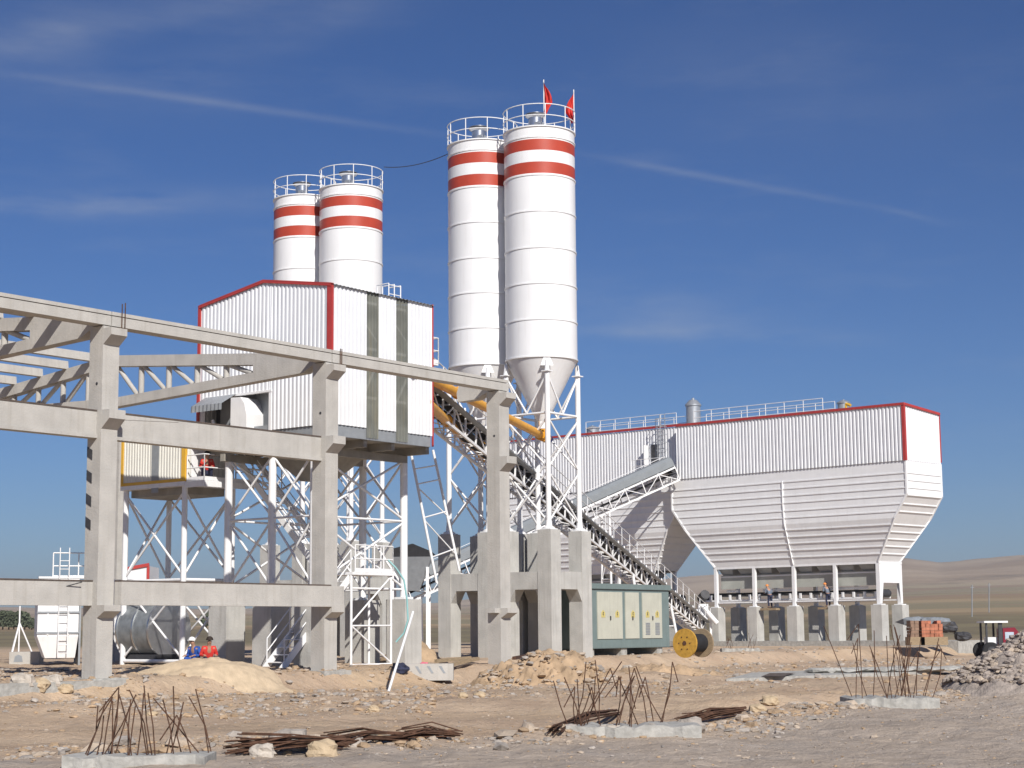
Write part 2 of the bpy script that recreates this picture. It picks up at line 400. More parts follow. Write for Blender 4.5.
# ------------------------------------------------------------------ heaps and stones
def heap(name,cx,cy,rx,ry,h,matn,label,cat,rough=.12,rot=0,n=70,seed=0,ridge=1.6,kind=None):
    mb=MB(); vs=[]
    for j in range(n+1):
        for i in range(n+1):
            a=(i/n*2-1)*1.6; b_=(j/n*2-1)*1.6
            x=a*rx; y=b_*ry; xr=x*math.cos(rot)-y*math.sin(rot)+cx; yr=x*math.sin(rot)+y*math.cos(rot)+cy
            q=math.hypot(a,b_)+.22*noise.noise(Vector((a*1.3+seed,b_*1.3,seed)))
            k=max(0,1-q/1.25); z=h*min(1,k**1.05*1.25)*(1)
            z=z if z<h*.85 else h*.85+(z-h*.85)*.4
            z+=rough*(.6*noise.fractal(Vector((xr*1.3,yr*1.3,seed)),.8,2,6)+.6*abs(noise.noise(Vector((xr*3.1,yr*3.1,seed)))))*min(1,k*5)
            vs.append((xr,yr,gz(xr,yr)-.05+z-.1*(1-min(1,k*12))))
    mb.add(vs,[(j*(n+1)+i,j*(n+1)+i+1,(j+1)*(n+1)+i+1,(j+1)*(n+1)+i) for j in range(n) for i in range(n)],0,True)
    single(name,mb,matn,label,cat,(cx,cy,gz(cx,cy)),FW,kind=kind)
    def hz(x,y):
        dx,dy=x-cx,y-cy; a=(dx*math.cos(-rot)-dy*math.sin(-rot))/rx; b_=(dx*math.sin(-rot)+dy*math.cos(-rot))/ry
        q=math.hypot(a,b_)+.22*noise.noise(Vector((a*1.3+seed,b_*1.3,seed))); k=max(0,1-q/1.25); z=h*min(1,k**1.05*1.25)
        z=z if z<h*.85 else h*.85+(z-h*.85)*.4
        return gz(x,y)+z
    return hz
heap('sand_pile',-10.0,56.6,2.4,1.6,.54,'sand','smooth pale yellow sand pile beside the foot of the open steel stairs','sand pile',rough=.05,seed=3)
hz2=heap('rubble_pile',16.2,49.5,3.9,3.2,1.75,'rubble','grey brown rubble heap at the right edge in front of the red tractor','rubble pile',rough=.34,seed=9,n=100)
heap('soil_heap',5.4,68.5,2.6,1.1,.5,'soil','low orange brown soil bank in front of the green kiosk','soil heap',rough=.3,seed=12,n=80)
hz1=heap('soil_heap',1.15,62.6,2.3,1.5,1.15,'soil','brown soil heap beside the rightmost precast column','soil heap',rough=.42,seed=5,n=110)
heap('soil_heap',-4.3,74.5,1.3,.9,1.1,'soil','small soil heap seen between the concrete pedestals left of the silos','soil heap',rough=.2,seed=6,n=40)
mb=MB()
def scatter(mb,n,xr,yr,s0,s1,mask=None,flat=.6,nm=3,zf=gz):
    for _ in range(n):
        for _t in range(6):
            x=random.uniform(*xr); y=random.uniform(*yr)
            if mask is None or mask(x,y): break
        else: continue
        s_=s0+(s1-s0)*random.random()**4
        mb.rock((x,y,zf(x,y)+s_*.12),s_,s_*random.uniform(.6,1.2),s_*flat*random.uniform(.6,1.1),random.randrange(nm))
def inview(x,y): return abs(x/y)<.32
bermok=lambda x,y: inview(x,y) and berm_d(x,y)<1.1*random.random()**.5+.15
scatter(mb,9000,(-12,15),(25,54),.02,.10,bermok)
scatter(mb,700,(-12,15),(25,54),.06,.24,bermok)
scatter(mb,1300,(-18,20),(26,62),.02,.09,lambda x,y: inview(x,y) and noise.noise(Vector((x*.22,y*.3,3)))>.1)
scatter(mb,1800,(-14,-2),(42,53),.03,.15,lambda x,y: inview(x,y))
scatter(mb,2600,(-20,6),(50,64),.03,.16,lambda x,y: inview(x,y))
scatter(mb,2000,(2,26),(60,108),.04,.2,lambda x,y: inview(x,y) and abs(x/y-.1)<.2)
scatter(mb,9000,(-18,20),(22,60),.012,.04,inview)
scatter(mb,900,(-1.3,3.6),(61,64.5),.03,.2,zf=hz1)
structure('gravel',mb,['stone_dirt','gravel','soil'],kind='stuff')
mb=MB(); scatter(mb,11000,(11.5,20.5),(45,53),.025,.20,lambda x,y:(x-16.3)**2/14+(y-49.5)**2/10<1.3,zf=hz2,nm=3)
structure('rubble_stones',mb,['rubble','stone_dirt','rubble'],kind='stuff')
def finerock(mb,c,s_,seed):
    n=18; vs=[]; fs=[]
    for j in range(n//2+1):
        for i in range(n):
            th=PI*j/(n//2); ph=2*PI*i/n; d=Vector((math.sin(th)*math.cos(ph),math.sin(th)*math.sin(ph),math.cos(th)))
            k=1+.35*noise.noise(d*1.6+Vector((seed*3.1,0,0)))+.2*abs(noise.noise(d*3.4+Vector((0,seed*2.7,0))))-.12*abs(noise.noise(d*7+Vector((seed,0,0))))
            e=max(abs(d.x),abs(d.y),abs(d.z))**-.35
            vs.append((c[0]+d.x*s_*k*e*.8,c[1]+d.y*s_*k*e*.6,c[2]+d.z*s_*k*e*.5))
    for j in range(n//2):
        for i in range(n): fs.append((j*n+i,j*n+(i+1)%n,(j+1)*n+(i+1)%n,(j+1)*n+i))
    mb.add(vs,fs,0,False)
# stones one can point at
for i,(px,py,s_,mt,lb) in enumerate([(290,752,.62,'gravel','large pale grey boulder in front of the rusty rebar bundle'),
  (322,756,.5,'rock_yellow','yellowish boulder right of the pale grey boulder by the rebar bundle'),
  (262,757,.4,'rock','small boulder left of the pale grey boulder by the rebar bundle'),
  (352,748,.42,'gravel','grey stone between the two rusty rebar bundles at bottom left'),
  (628,671,.55,'rock','white broken concrete lump above the middle rebar footing'),
  (22,690,.7,'rock','pinkish rock furthest left in the row below the concrete strip'),
  (38,693,.6,'rock_yellow','second rock from the left in the row below the concrete strip'),
  (52,690,.6,'rock','third rock from the left in the row below the concrete strip'),
  (64,692,.5,'rock_yellow','fourth rock from the left in the row below the concrete strip'),
  (152,716,.25,'rock_yellow','small yellow stone behind the leftmost rebar footing'),
  (480,697,.34,'rock_yellow','yellow stone below the plinth of the rightmost precast column'),
  (463,698,.28,'rock_yellow','pale stone just left of the yellow stone below the column plinth'),
  (374,712,.3,'rock_yellow','lone yellow stone in the middle of the bare dirt'),
  (770,708,.45,'rock_yellow','orange yellow stone beside the dark rebar bundle on the right'),
  (757,712,.35,'rock_yellow','orange stone touching the dark rebar bundle on the right'),
  (690,733,.5,'gravel','grey stone at the right end of the middle rebar footing'),
  (650,737,.42,'gravel','dark grey stone against the front of the middle rebar footing'),
  (610,737,.45,'rock','blue grey stone against the front left of the middle footing')]):
    p=gpt(px,py); m_=MB(); random.seed(50+i); finerock(m_,(p.x,p.y,p.z+s_*.12),s_*.62,i)
    single('rock',m_,mt,lb,'rock',p,FW)
random.seed(11)

# ------------------------------------------------------------------ precast concrete hall frame
vF=41.53; CU=[23.98,33.62,43.26,52.90]; CW=.62
T=Thing('precast_frame','unfinished grey precast concrete hall frame with tall columns, beams and roof trusses','building frame',(43.26,vF,0))
def column(u,v,low=True,corb=True,far=False):
    m=MB(); m.box(u,u+CW,v,v+CW,-.65 if not far else -.1,10.5)
    c=T.part('column',m,'concrete')
    if far: return c
    for (z1,z2,z3,o1) in((10.42,10.2,9.93,.36),(7.94,7.67,7.37,.36),(2.13,1.95,1.75,.34)):
        k=MB()
        x1=u+CW+(.30 if z1<3 and u<50 else 0)
        k.prism([(v,z1),(v-o1,z1),(v-o1,z2),(v-.002,z3)],0,u+.003,u+CW-.003)
        T.part('corbel',k,'concrete',c)
    for z in (9.3,8.9,7.0,6.0) if u>30 else ():
        pass
    k=MB()
    for z in (9.05,6.1,2.75):
        k.box(u+.2,u+.46,v-.006,v+.0,z,z+.18)
    T.part('patch',k,'steel_grey',c) if False else None
    k=MB(); k.box(u-.35,u+CW+.35,v-.35,v+CW+.4,-1.0,-.0 if u<50 else -.03)
    T.part('footing',k,'concrete_footing')
    return c
for u in CU: column(u,vF)
for u in (43.26,52.90): column(u,64.0,far=True)
# nub on the left of column three and dark bolt holes
k=MB(); k.box(52.6,52.9,vF+.05,vF+.5,1.95,2.13); T.part('corbel',k,'concrete')
for i,u in enumerate(CU[1:]):
    k=MB(); k.tube((u-.008,vF+.25,8.75),(u+.02,vF+.25,8.75),.05,10); T.part('bolt_hole',k,'dark_metal')
for z in (6.45,5.75,5.05,4.35):
    k=MB(); k.prism([(41.9,z),(42.14,z+.12),(42.14,z+.42),(41.9,z+.3)],0,33.605,33.617); T.part('cast_slot',k,'dark_metal')
# gutter beams
for i in range(3):
    a,b_=CU[i],CU[i+1]
    if i==0: a-=.3
    a+=.32; b_+= .28 if i<2 else .62
    m=MB(); m.box(a,b_,vF,vF+.5,10.53,10.83); m.box(a+.12,b_-.12,vF+.03,vF+.47,10.83,10.86,1); m.box(a,b_,vF+.0,vF+.5,10.86,10.97)
    T.part('gutter_beam',m,['concrete','rust_strip'])
# far row beam
for a,b_ in((43.3,52.9),(33.6,43.26)):
    m=MB(); m.box(a,b_,64.0,64.5,10.5,10.95); T.part('gutter_beam',m,'concrete')
# mid tie beams
for i in (0,1):
    a,b_=CU[i]+CW,CU[i+1]
    m=MB(); m.box(a,b_,vF+.22,vF+.56,7.1,7.91); m.box(a,b_,vF+.2,vF+.6,7.91,7.955,1); m.box(a+.0,b_,vF+.17,vF+.22,7.1,7.2)
    m.prism([(a,7.86),(a+2.6,7.86),(a,7.72)],1,vF+.205,vF+.222,0)
    T.part('tie_beam',m,['concrete','rust_strip'])
# low tie beams
m=MB(); a,b_=CU[0]+CW,CU[1]; m.box(a,b_,vF+.22,vF+.56,2.12,2.83); m.box(a,b_,vF+.2,vF+.6,2.83,2.87,1)
T.part('tie_beam',m,['concrete','rust_strip'])
m=MB(); a,b_=CU[1]+CW+.02,CU[2]+CW; m.box(a,b_,vF-.32,vF-.004,2.13,2.82); m.box(a,b_-.6,vF-.3,vF-.004,2.82,2.87,1); m.box(a,b_,vF-.34,vF-.32,2.13,2.2)
T.part('tie_beam',m,['concrete','rust_strip'])
# roof trusses
def truss(u,v0=42.15,v1=64.0):
    w=.2; uc=u+.31
    rid=(v0+v1)/2
    def top(v): return 10.92+.093*(min(v,2*rid-v)-v0)
    def bot(v):
        d=min(v,2*rid-v)-v0
        return 10.28-.035*d if d>.6 else 10.28+ (0.6-d)*.45
    m=MB()
    for sgn in (0,1):
        P=lambda v:(v if sgn==0 else 2*rid-v)
        ends=[(P(v0-.0),10.53),(P(v0+.6),bot(v0+.6)),(P(v0+3.1),bot(v0+3.1)),(P(v0+3.1),top(v0+3.1)),(P(v0),top(v0))]
        m.prism(ends,0,uc-w,uc+w)
        a=v0+3.1;
        m.prism([(P(a),top(a)-.42),(P(rid),top(rid)-.42),(P(rid),top(rid)),(P(a),top(a))],0,uc-w,uc+w)
        m.prism([(P(a),bot(a)),(P(rid),bot(rid)),(P(rid),bot(rid)+.36),(P(a),bot(a)+.34)],0,uc-w,uc+w)
    t=T.part('roof_truss',m,'concrete')
    k=MB(); n=5
    for sgn in (0,1):
        P=lambda v:(v if sgn==0 else 2*rid-v)
        pv=[v0+3.1+i*(rid-v0-3.1)/n for i in range(n+1)]
        for i in range(1,n+1):
            v=pv[i]; k.tube((uc,P(v),bot(v)+.3),(uc,P(v),top(v)-.38),.11,8)
        for i in range(1,n+1):
            k.tube((uc,P(pv[i]-.12),top(pv[i])-.4),(uc,P(pv[i-1]+.2),bot(pv[i-1])+.34),.09,8)
    T.part('truss_web',k,'concrete',t)
    return top
for u in CU[:3]: truss(u)
m=MB(); u=CU[3]; m.prism([(42.15,10.53),(42.75,10.28),(43.7,10.25),(43.75,10.6),(43.6,10.98),(42.15,10.92)],0,u+.11,u+.51); T.part('truss_stub',m,'concrete')
# purlins on the far slope of the middle bay and the near slope of the left bay
rid=(42.15+64)/2
for (ua,ub,vs_) in((CU[1]+.5,CU[2]+.2,[54.3,55.9,57.5,59.2,61.0,62.6]),(CU[0]+.5,CU[1]+.2,[43.6,45.2,46.9,48.6,50.3,52,54.3,55.9,57.5,59.2,61.0])):
    for v in vs_:
        z=10.92+.093*(min(v,2*rid-v)-42.15)
        m=MB(); m.prism([(v-.14,z+.0),(v+.14,z+.0),(v+.1,z+.32),(v-.1,z+.32)],0,ua,ub)
        T.part('purlin',m,'concrete')
# dowel bars on the beams
k=MB()
for (u,z0,z1) in((34.3,10.3,11.25),(34.42,10.4,11.3),(43.95,10.4,11.05),(44.03,10.4,11.05)): k.tube((u,vF-.02,z0),(u,vF-.02,z1),.018,5)
T.part('dowel_bar',k,'rust')

# ------------------------------------------------------------------ mixing tower
U0,U1,V0,V1=44.5,49.95,42.45,49.26; ZE,ZP,ZB,ZS=13.53,14.06,8.15,8.55; VM=(V0+V1)/2
T=Thing('mixing_tower','tall white corrugated mixing tower house with red corner trims standing on steel legs','building',((U0+U1)/2,VM,0))
gab=lambda v: ZE+(ZP-ZE)*(1-abs(v-VM)/(VM-V0))
m=MB(); corr(m,(U0,V0),(U0,V1),ZS,lambda t:gab(V0+t)-.02,.2,.035,(-1,0),gaps=[(45.52-V0,48.95-V0,8.0,9.95)])
T.part('wall',m,'white_sheet')
m=MB(); corr(m,(U1,V1),(U1,V0),ZS,lambda t:gab(V1-t)-.02,.2,.035,(1,0)); T.part('wall',m,'white_sheet')
strips=[(46.31,46.95),(47.92,48.575)]
m=MB(); corr(m,(U0,V0),(U1,V0),ZS,ZE,.2,.03,(0,-1),gaps=[(a-U0,b_-U0,7,14) for a,b_ in strips]); wr=T.part('wall',m,'white_sheet')
m=MB(); corr(m,(U1,V1),(U0,V1),ZS,ZE,.2,.03,(0,1)); T.part('wall',m,'white_sheet')
for a,b_ in strips:
    m=MB(); corr(m,(a,V0),(b_,V0),8.2,ZE-.02,.16,.025,(0,-1)); T.part('window_strip',m,'panel_translucent')
# inner frame seen through the strips
m=MB()
for z in (8.4,9.7,11.5,13.2): m.beam((U0+.1,V0+.25,z),(U1-.1,V0+.25,z),.1,.1)
for u in (45.6,47.4,49.3): m.beam((u,V0+.25,8.3),(u,V0+.25,13.4),.12,.12)
for a,b_ in((45.6,47.4),(47.4,49.3)):
    m.beam((a,V0+.2,8.4),(b_,V0+.2,11.5),.06,.06); m.beam((b_,V0+.2,11.5),(a,V0+.2,13.2),.06,.06)
T.part('inner_frame',m,'white_paint')
m=MB(); m.box(U0+.5,U1-.5,V0+1.2,V1-.6,8.3,12.6); T.part('machine_room',m,'steel_grey')
# roof sheets
for sg in (0,1):
    m=MB(); va,vb=(V0-.12,VM) if sg==0 else (V1+.12,VM); n=int((U1-U0+.2)/.05)
    for i in range(n):
        ua=U0-.1+i*.05; ub=ua+.05; d0=.035*(i%4<2); d1=.035*((i+1)%4<2)
        za,zb=gab(V0)-.02,ZP
        m.add([(ua,va,za+d0),(ub,va,za+d1),(ub,vb,zb+d1),(ua,vb,zb+d0)],[(0,1,2,3)])
    T.part('roof',m,'steel_grey')
# red trims
m=MB()
for (p,q) in(((U0-.06,V0-.03,ZE+.0),(U0-.06,VM,ZP+.02)),((U0-.06,VM,ZP+.02),(U0-.06,V1+.03,ZE))): m.beam(p,q,.07,.12)
T.part('gable_trim',m,'red_trim')
for (a,b_,c_,d_,z0) in((U0-.075,U0-.02,V0-.03,V0+.17,8.5),(U0-.075,U0+.02,V1-.02,V1+.1,8.5),(U1-.0,U1+.06,V0-.055,V0-.0,8.15)):
    m=MB(); m.box(a,b_,c_,d_,z0,ZE+.05); T.part('corner_trim',m,'red_trim')
m=MB(); m.box(U0-.07,U0+.02,V0-.075,V0-.028,8.5,ZE+.05); T.part('corner_trim',m,'red_trim')
# floor deck; grey band paints the gutter beam's shadow along the wall foot
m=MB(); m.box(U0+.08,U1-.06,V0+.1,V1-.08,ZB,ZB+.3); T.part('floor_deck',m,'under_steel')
m=MB(); m.box(U0+.04,U1-.03,V0+.03,V0+.097,ZB-.02,ZS+.2); m.box(U0+.04,U0+.1,V0+.1,V1-.1,ZB-.02,ZS+.2); T.part('wall_shade_band',m,'steel_grey')
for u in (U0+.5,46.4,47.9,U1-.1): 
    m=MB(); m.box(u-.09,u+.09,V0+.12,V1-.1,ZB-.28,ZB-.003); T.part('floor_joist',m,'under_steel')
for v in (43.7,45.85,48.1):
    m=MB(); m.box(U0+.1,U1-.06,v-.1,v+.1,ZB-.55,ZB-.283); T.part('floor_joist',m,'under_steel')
# discharge funnel under the floor
m=MB(); 
m.add([(46.2,44.3,8.1),(48.9,44.3,8.1),(48.9,47.6,8.1),(46.2,47.6,8.1),(47,45.6,6.9),(48,45.6,6.9),(48,46.4,6.9),(47,46.4,6.9)],[(0,1,5,4),(1,2,6,5),(2,3,7,6),(3,0,4,7),(4,5,6,7)])
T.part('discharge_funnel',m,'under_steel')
LEGS=[(u,v) for u in (45.0,49.85) for v in (43.75,45.85,48.15)]
for u,v in LEGS:
    m=MB(); m.tube((u,v,2.5),(u,v,ZB-.28),.145,14); m.box(u-.25,u+.25,v-.25,v+.25,2.48,2.56); T.part('leg',m,'white_paint')
    m=MB(); m.box(u-.47,u+.47,v-.47,v+.47,-.3,2.47); T.part('pedestal',m,'concrete_grey')
def xb(T,p,q,z0,z1,r=.045,matn='white_paint',name='brace'):
    m=MB(); m.tube((p[0],p[1],z0),(q[0],q[1],z1),r,6); m.tube((p[0],p[1],z1),(q[0],q[1],z0),r,6); T.part(name,m,matn)
def hb_(T,p,q,z,r=.045,matn='white_paint',name='brace'):
    m=MB(); m.tube((p[0],p[1],z),(q[0],q[1],z),r,6); T.part(name,m,matn)
for (p,q) in(((49.85,43.75),(49.85,45.85)),((49.85,45.85),(49.85,48.15)),((45,43.75),(45,45.85)),((45,45.85),(45,48.15)),((45,43.75),(49.85,43.75)),((45,48.15),(49.85,48.15))):
    for z0,z1 in((2.9,5.35),(5.45,7.7)): xb(T,p,q,z0,z1)
    hb_(T,p,q,5.4); hb_(T,p,q,2.85)
# hood over the opening and pale box in it
m=MB()
n=16
for i in range(n):
    va=47.25+i*(1.65/n); vb=va+1.65/n; d0=.03*(i%2); d1=.03*((i+1)%2)
    m.add([(U0-.05-d0,va,10.02),(U0-.05-d1,vb,10.02),(U0-.75-d1,vb,9.62),(U0-.75-d0,va,9.62)],[(0,1,2,3)])
    m.add([(U0-.75-d0,va,9.62),(U0-.75-d1,vb,9.62),(U0-.76-d1,vb,9.38),(U0-.76-d0,va,9.38)],[(0,1,2,3)])
T.part('hood',m,'steel_grey')
m=MB(); m.box(U0-.03,U0+.25,45.42,45.55,8.5,10.0); m.box(U0-.05,U0+.1,45.4,49,9.95,10.03); T.part('opening_frame',m,'white_paint')
m=MB(); m.prism([(46.35,8.3),(47.2,8.3),(47.2,9.85),(46.7,9.83),(46.5,9.6),(46.38,9.2)],0,U0-.35,U0+.5); T.part('skip_guard',m,'white_paint')
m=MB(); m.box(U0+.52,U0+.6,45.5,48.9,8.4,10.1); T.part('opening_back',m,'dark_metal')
m=MB(); m.tube((U0-.3,48.0,8.4),(U0-.3,48.2,9.1),.06,6); m.tube((U0-.3,47.9,8.9),(U0-.3,47.3,8.5),.04,6); T.part('hoist_arm',m,'white_paint')
# roof hatch hoop rail and rear platform
m=MB()
c_=at(407,302,66); l_=FA.l(c_); l_=Vector((49.2,43.5,13.6))
for du in (0,.35,.75):
    m.path([(l_.x+du*.9-.5,l_.y,13.5),(l_.x+du*.9-.5,l_.y,14.35),(l_.x+du*.9-.5,l_.y+.6,14.35),(l_.x+du*.9-.5,l_.y+.6,13.5)],.025,5)
m.tube((l_.x-.5,l_.y,14.3),(l_.x+.18,l_.y,14.3),.02,5); m.tube((l_.x-.5,l_.y,13.95),(l_.x+.18,l_.y,13.95),.02,5)
T.part('roof_hoop_rail',m,'white_paint')
m=MB(); m.box(U1+.1,U1+1.0,V0+.5,V0+1.6,11.4,11.46); rail(m,[(U1+.1,V0+.5,11.46),(U1+1.0,V0+.5,11.46),(U1+1.0,V0+1.6,11.46)],1.0,.025,.6)
m.box(U1+.1,U1+.35,V0+.7,V0+1.0,11.46,13.0)
T.part('side_platform',m,'white_paint')

grow(T.o)
# ------------------------------------------------------------------ stairs
def stairs(name,label,p0,p1,side,width,n,parts_rail=True,group=None,mt='white_paint'):
    """p0 bottom,p1 top of the first stringer (frame A), side = unit vector to the other stringer"""
    p0=Vector(p0);p1=Vector(p1);sd=Vector(side)*width
    T=Thing(name,label,'stairs',p0,group=group)
    for k,o in enumerate((Vector((0,0,0)),sd)):
        m=MB(); m.beam(p0+o,p1+o,.05,.24); T.part('stringer',m,mt)
    for i in range(1,n):
        q=p0.lerp(p1,i/n); m=MB(); dr=(p1-p0); dr.z=0; dr.normalize()
        m.beam(q-dr*.12+sd*.5,q+dr*.12+sd*.5,width,.035); T.part('step',m,mt)
    if parts_rail:
        for o in (Vector((0,0,0)),sd):
            m=MB(); L_=(p1-p0).length; k=3
            for i in range(k+1):
                q=(p0+o).lerp(p1+o,.04+.94*i/k); m.tube(q,q+Vector((0,0,.95)),.024,6)
            for h in (.95,.5): m.tube((p0+o).lerp(p1+o,.04)+Vector((0,0,h)),(p0+o).lerp(p1+o,.98)+Vector((0,0,h)),.022,6)
            T.part('handrail',m,mt)
    grow(T.o); return T
stairs('stairs','lower white open steel stairs rising from the dirt beside the sand pile',(43.35,44.5,.0),(46.9,44.5,3.35),(0,-1,0),.85,13)
stairs('stairs','upper white steel stairs climbing from the landing to the mixing tower floor',(46.7,43.0,3.4),(43.2,44.4,7.4),(0,1,0),.0001 or .9,1,False) if False else None
stairs('stairs','upper steel stairs in shade under the mixing tower, above the landing',(47.3,44.7,3.45),(47.3,49.2,8.0),(-1,0,0),1.0,17)
T=Thing('stair_landing','white railed stair landing on a thin braced frame behind the middle precast column','landing',(47.9,43.9,0))
m=MB(); m.box(46.7,49.0,43.45,44.75,3.33,3.43); T.part('platform',m,'white_paint')
m=MB(); rail(m,[(46.9,43.5,3.43),(48.95,43.5,3.43),(48.95,44.7,3.43)],.98,.026,.55,(.5,),True); T.part('railing',m,'white_paint')
for (u,v) in((48.9,43.55),(46.75,43.55),(48.9,44.65),(46.75,44.65)):
    m=MB(); m.tube((u,v,-.3),(u,v,3.33),.05,8); T.part('leg',m,'white_paint')
m=MB(); m.tube((46.75,43.55,1.5),(48.9,43.55,1.5),.035,6); m.tube((46.75,43.55,.1),(48.9,43.55,.1),.045,6)
m.tube((46.75,43.55,1.5),(48.9,43.55,.15),.035,6); m.tube((46.75,43.55,1.6),(48.9,43.55,3.3),.035,6); T.part('brace',m,'white_paint'); grow(T.o)

# ------------------------------------------------------------------ control cabin on legs
cu,cv0,cv1=44.4,49.9,53.5
T=Thing('control_cabin','cream corrugated control cabin with yellow edges raised on white braced legs','cabin',(45.6,51.7,0))
m=MB(); corr(m,(cu,cv0),(cu,cv1),6.95,9.0,.155,.025,(-1,0)); corr(m,(cu,cv0),(cu+2.4,cv0),6.95,9.0,.155,.02,(0,-1)); corr(m,(cu+2.4,cv0),(cu+2.4,cv1),6.95,9.0,.155,.02,(1,0)); corr(m,(cu,cv1),(cu+2.4,cv1),6.95,9.0,.155,.02,(0,1))
T.part('wall',m,'cabin_cream')
m=MB(); m.box(cu-.08,cu+2.48,cv0-.08,cv1+.08,9.0,9.1); T.part('roof',m,'cabin_cream')
m=MB(); m.box(cu-.05,cu+2.44,cv0-.04,cv1+.04,6.78,6.94); T.part('base_frame',m,'white_paint')
for (a,b_,c_,d_) in((cu-.05,cu+.06,cv0-.05,cv0+.16),(cu-.05,cu+.06,cv1-.1,cv1+.04),(cu+2.3,cu+2.44,cv0-.05,cv0+.06)):
    m=MB(); m.box(a,b_,c_,d_,6.942,9.0); T.part('corner_post',m,'cabin_yellow')
m=MB(); m.box(cu-.045,cu-.02,cv0+.16,cv1-.1,6.942,7.06); T.part('edge_strip',m,'cabin_yellow')
m=MB(); m.box(cu-.04,cu-.028,51.35,51.75,6.6,9.0); T.part('cable_duct',m,'steel_grey')
m=MB(); m.box(cu+.25,cu+1.0,cv0-.06,cv0-.03,7.0,8.95); d=T.part('door',m,'white_paint')
m=MB(); m.box(cu+.88,cu+.94,cv0-.1,cv0-.062,7.9,8.0); T.part('handle',m,'dark_metal',d)
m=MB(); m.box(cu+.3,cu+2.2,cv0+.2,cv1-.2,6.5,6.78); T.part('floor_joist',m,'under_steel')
for (u,v) in((cu+.12,cv0+.12),(cu+.12,cv1-.12),(cu+2.35,cv0-.1),(cu+2.3,cv1-.12)):
    m=MB(); m.tube((u,v,-.1),(u,v,6.78),.11,12); T.part('leg',m,'white_paint')
A_=(cu+.12,cv0+.12);B_=(cu+.12,cv1-.12);C_=(cu+2.35,cv0-.1);D_=(cu+2.3,cv1-.12)
for p,q in((A_,B_),(A_,C_),(C_,D_),(B_,D_)):
    xb(T,p,q,.35,3.15,.045); xb(T,p,q,3.4,6.6,.045); hb_(T,p,q,3.27,.07); hb_(T,p,q,.25,.08)
grow(T.o)
T=Thing('steel_deck','railed white steel deck beside the yellow edged cabin','deck',(45.6,49.35,6.7))
m=MB(); m.box(44.38,46.95,48.82,49.86,6.83,6.93); m.box(44.38,44.44,48.82,49.86,6.7,6.83); m.box(44.45,46.95,48.82,48.9,6.7,6.83); T.part('platform',m,'white_paint')
m=MB(); rail(m,[(44.42,49.8,6.93),(44.42,48.86,6.93),(46.9,48.86,6.93),(46.9,49.8,6.93)],.98,.026,1.3); T.part('railing',m,'white_paint'); grow(T.o)

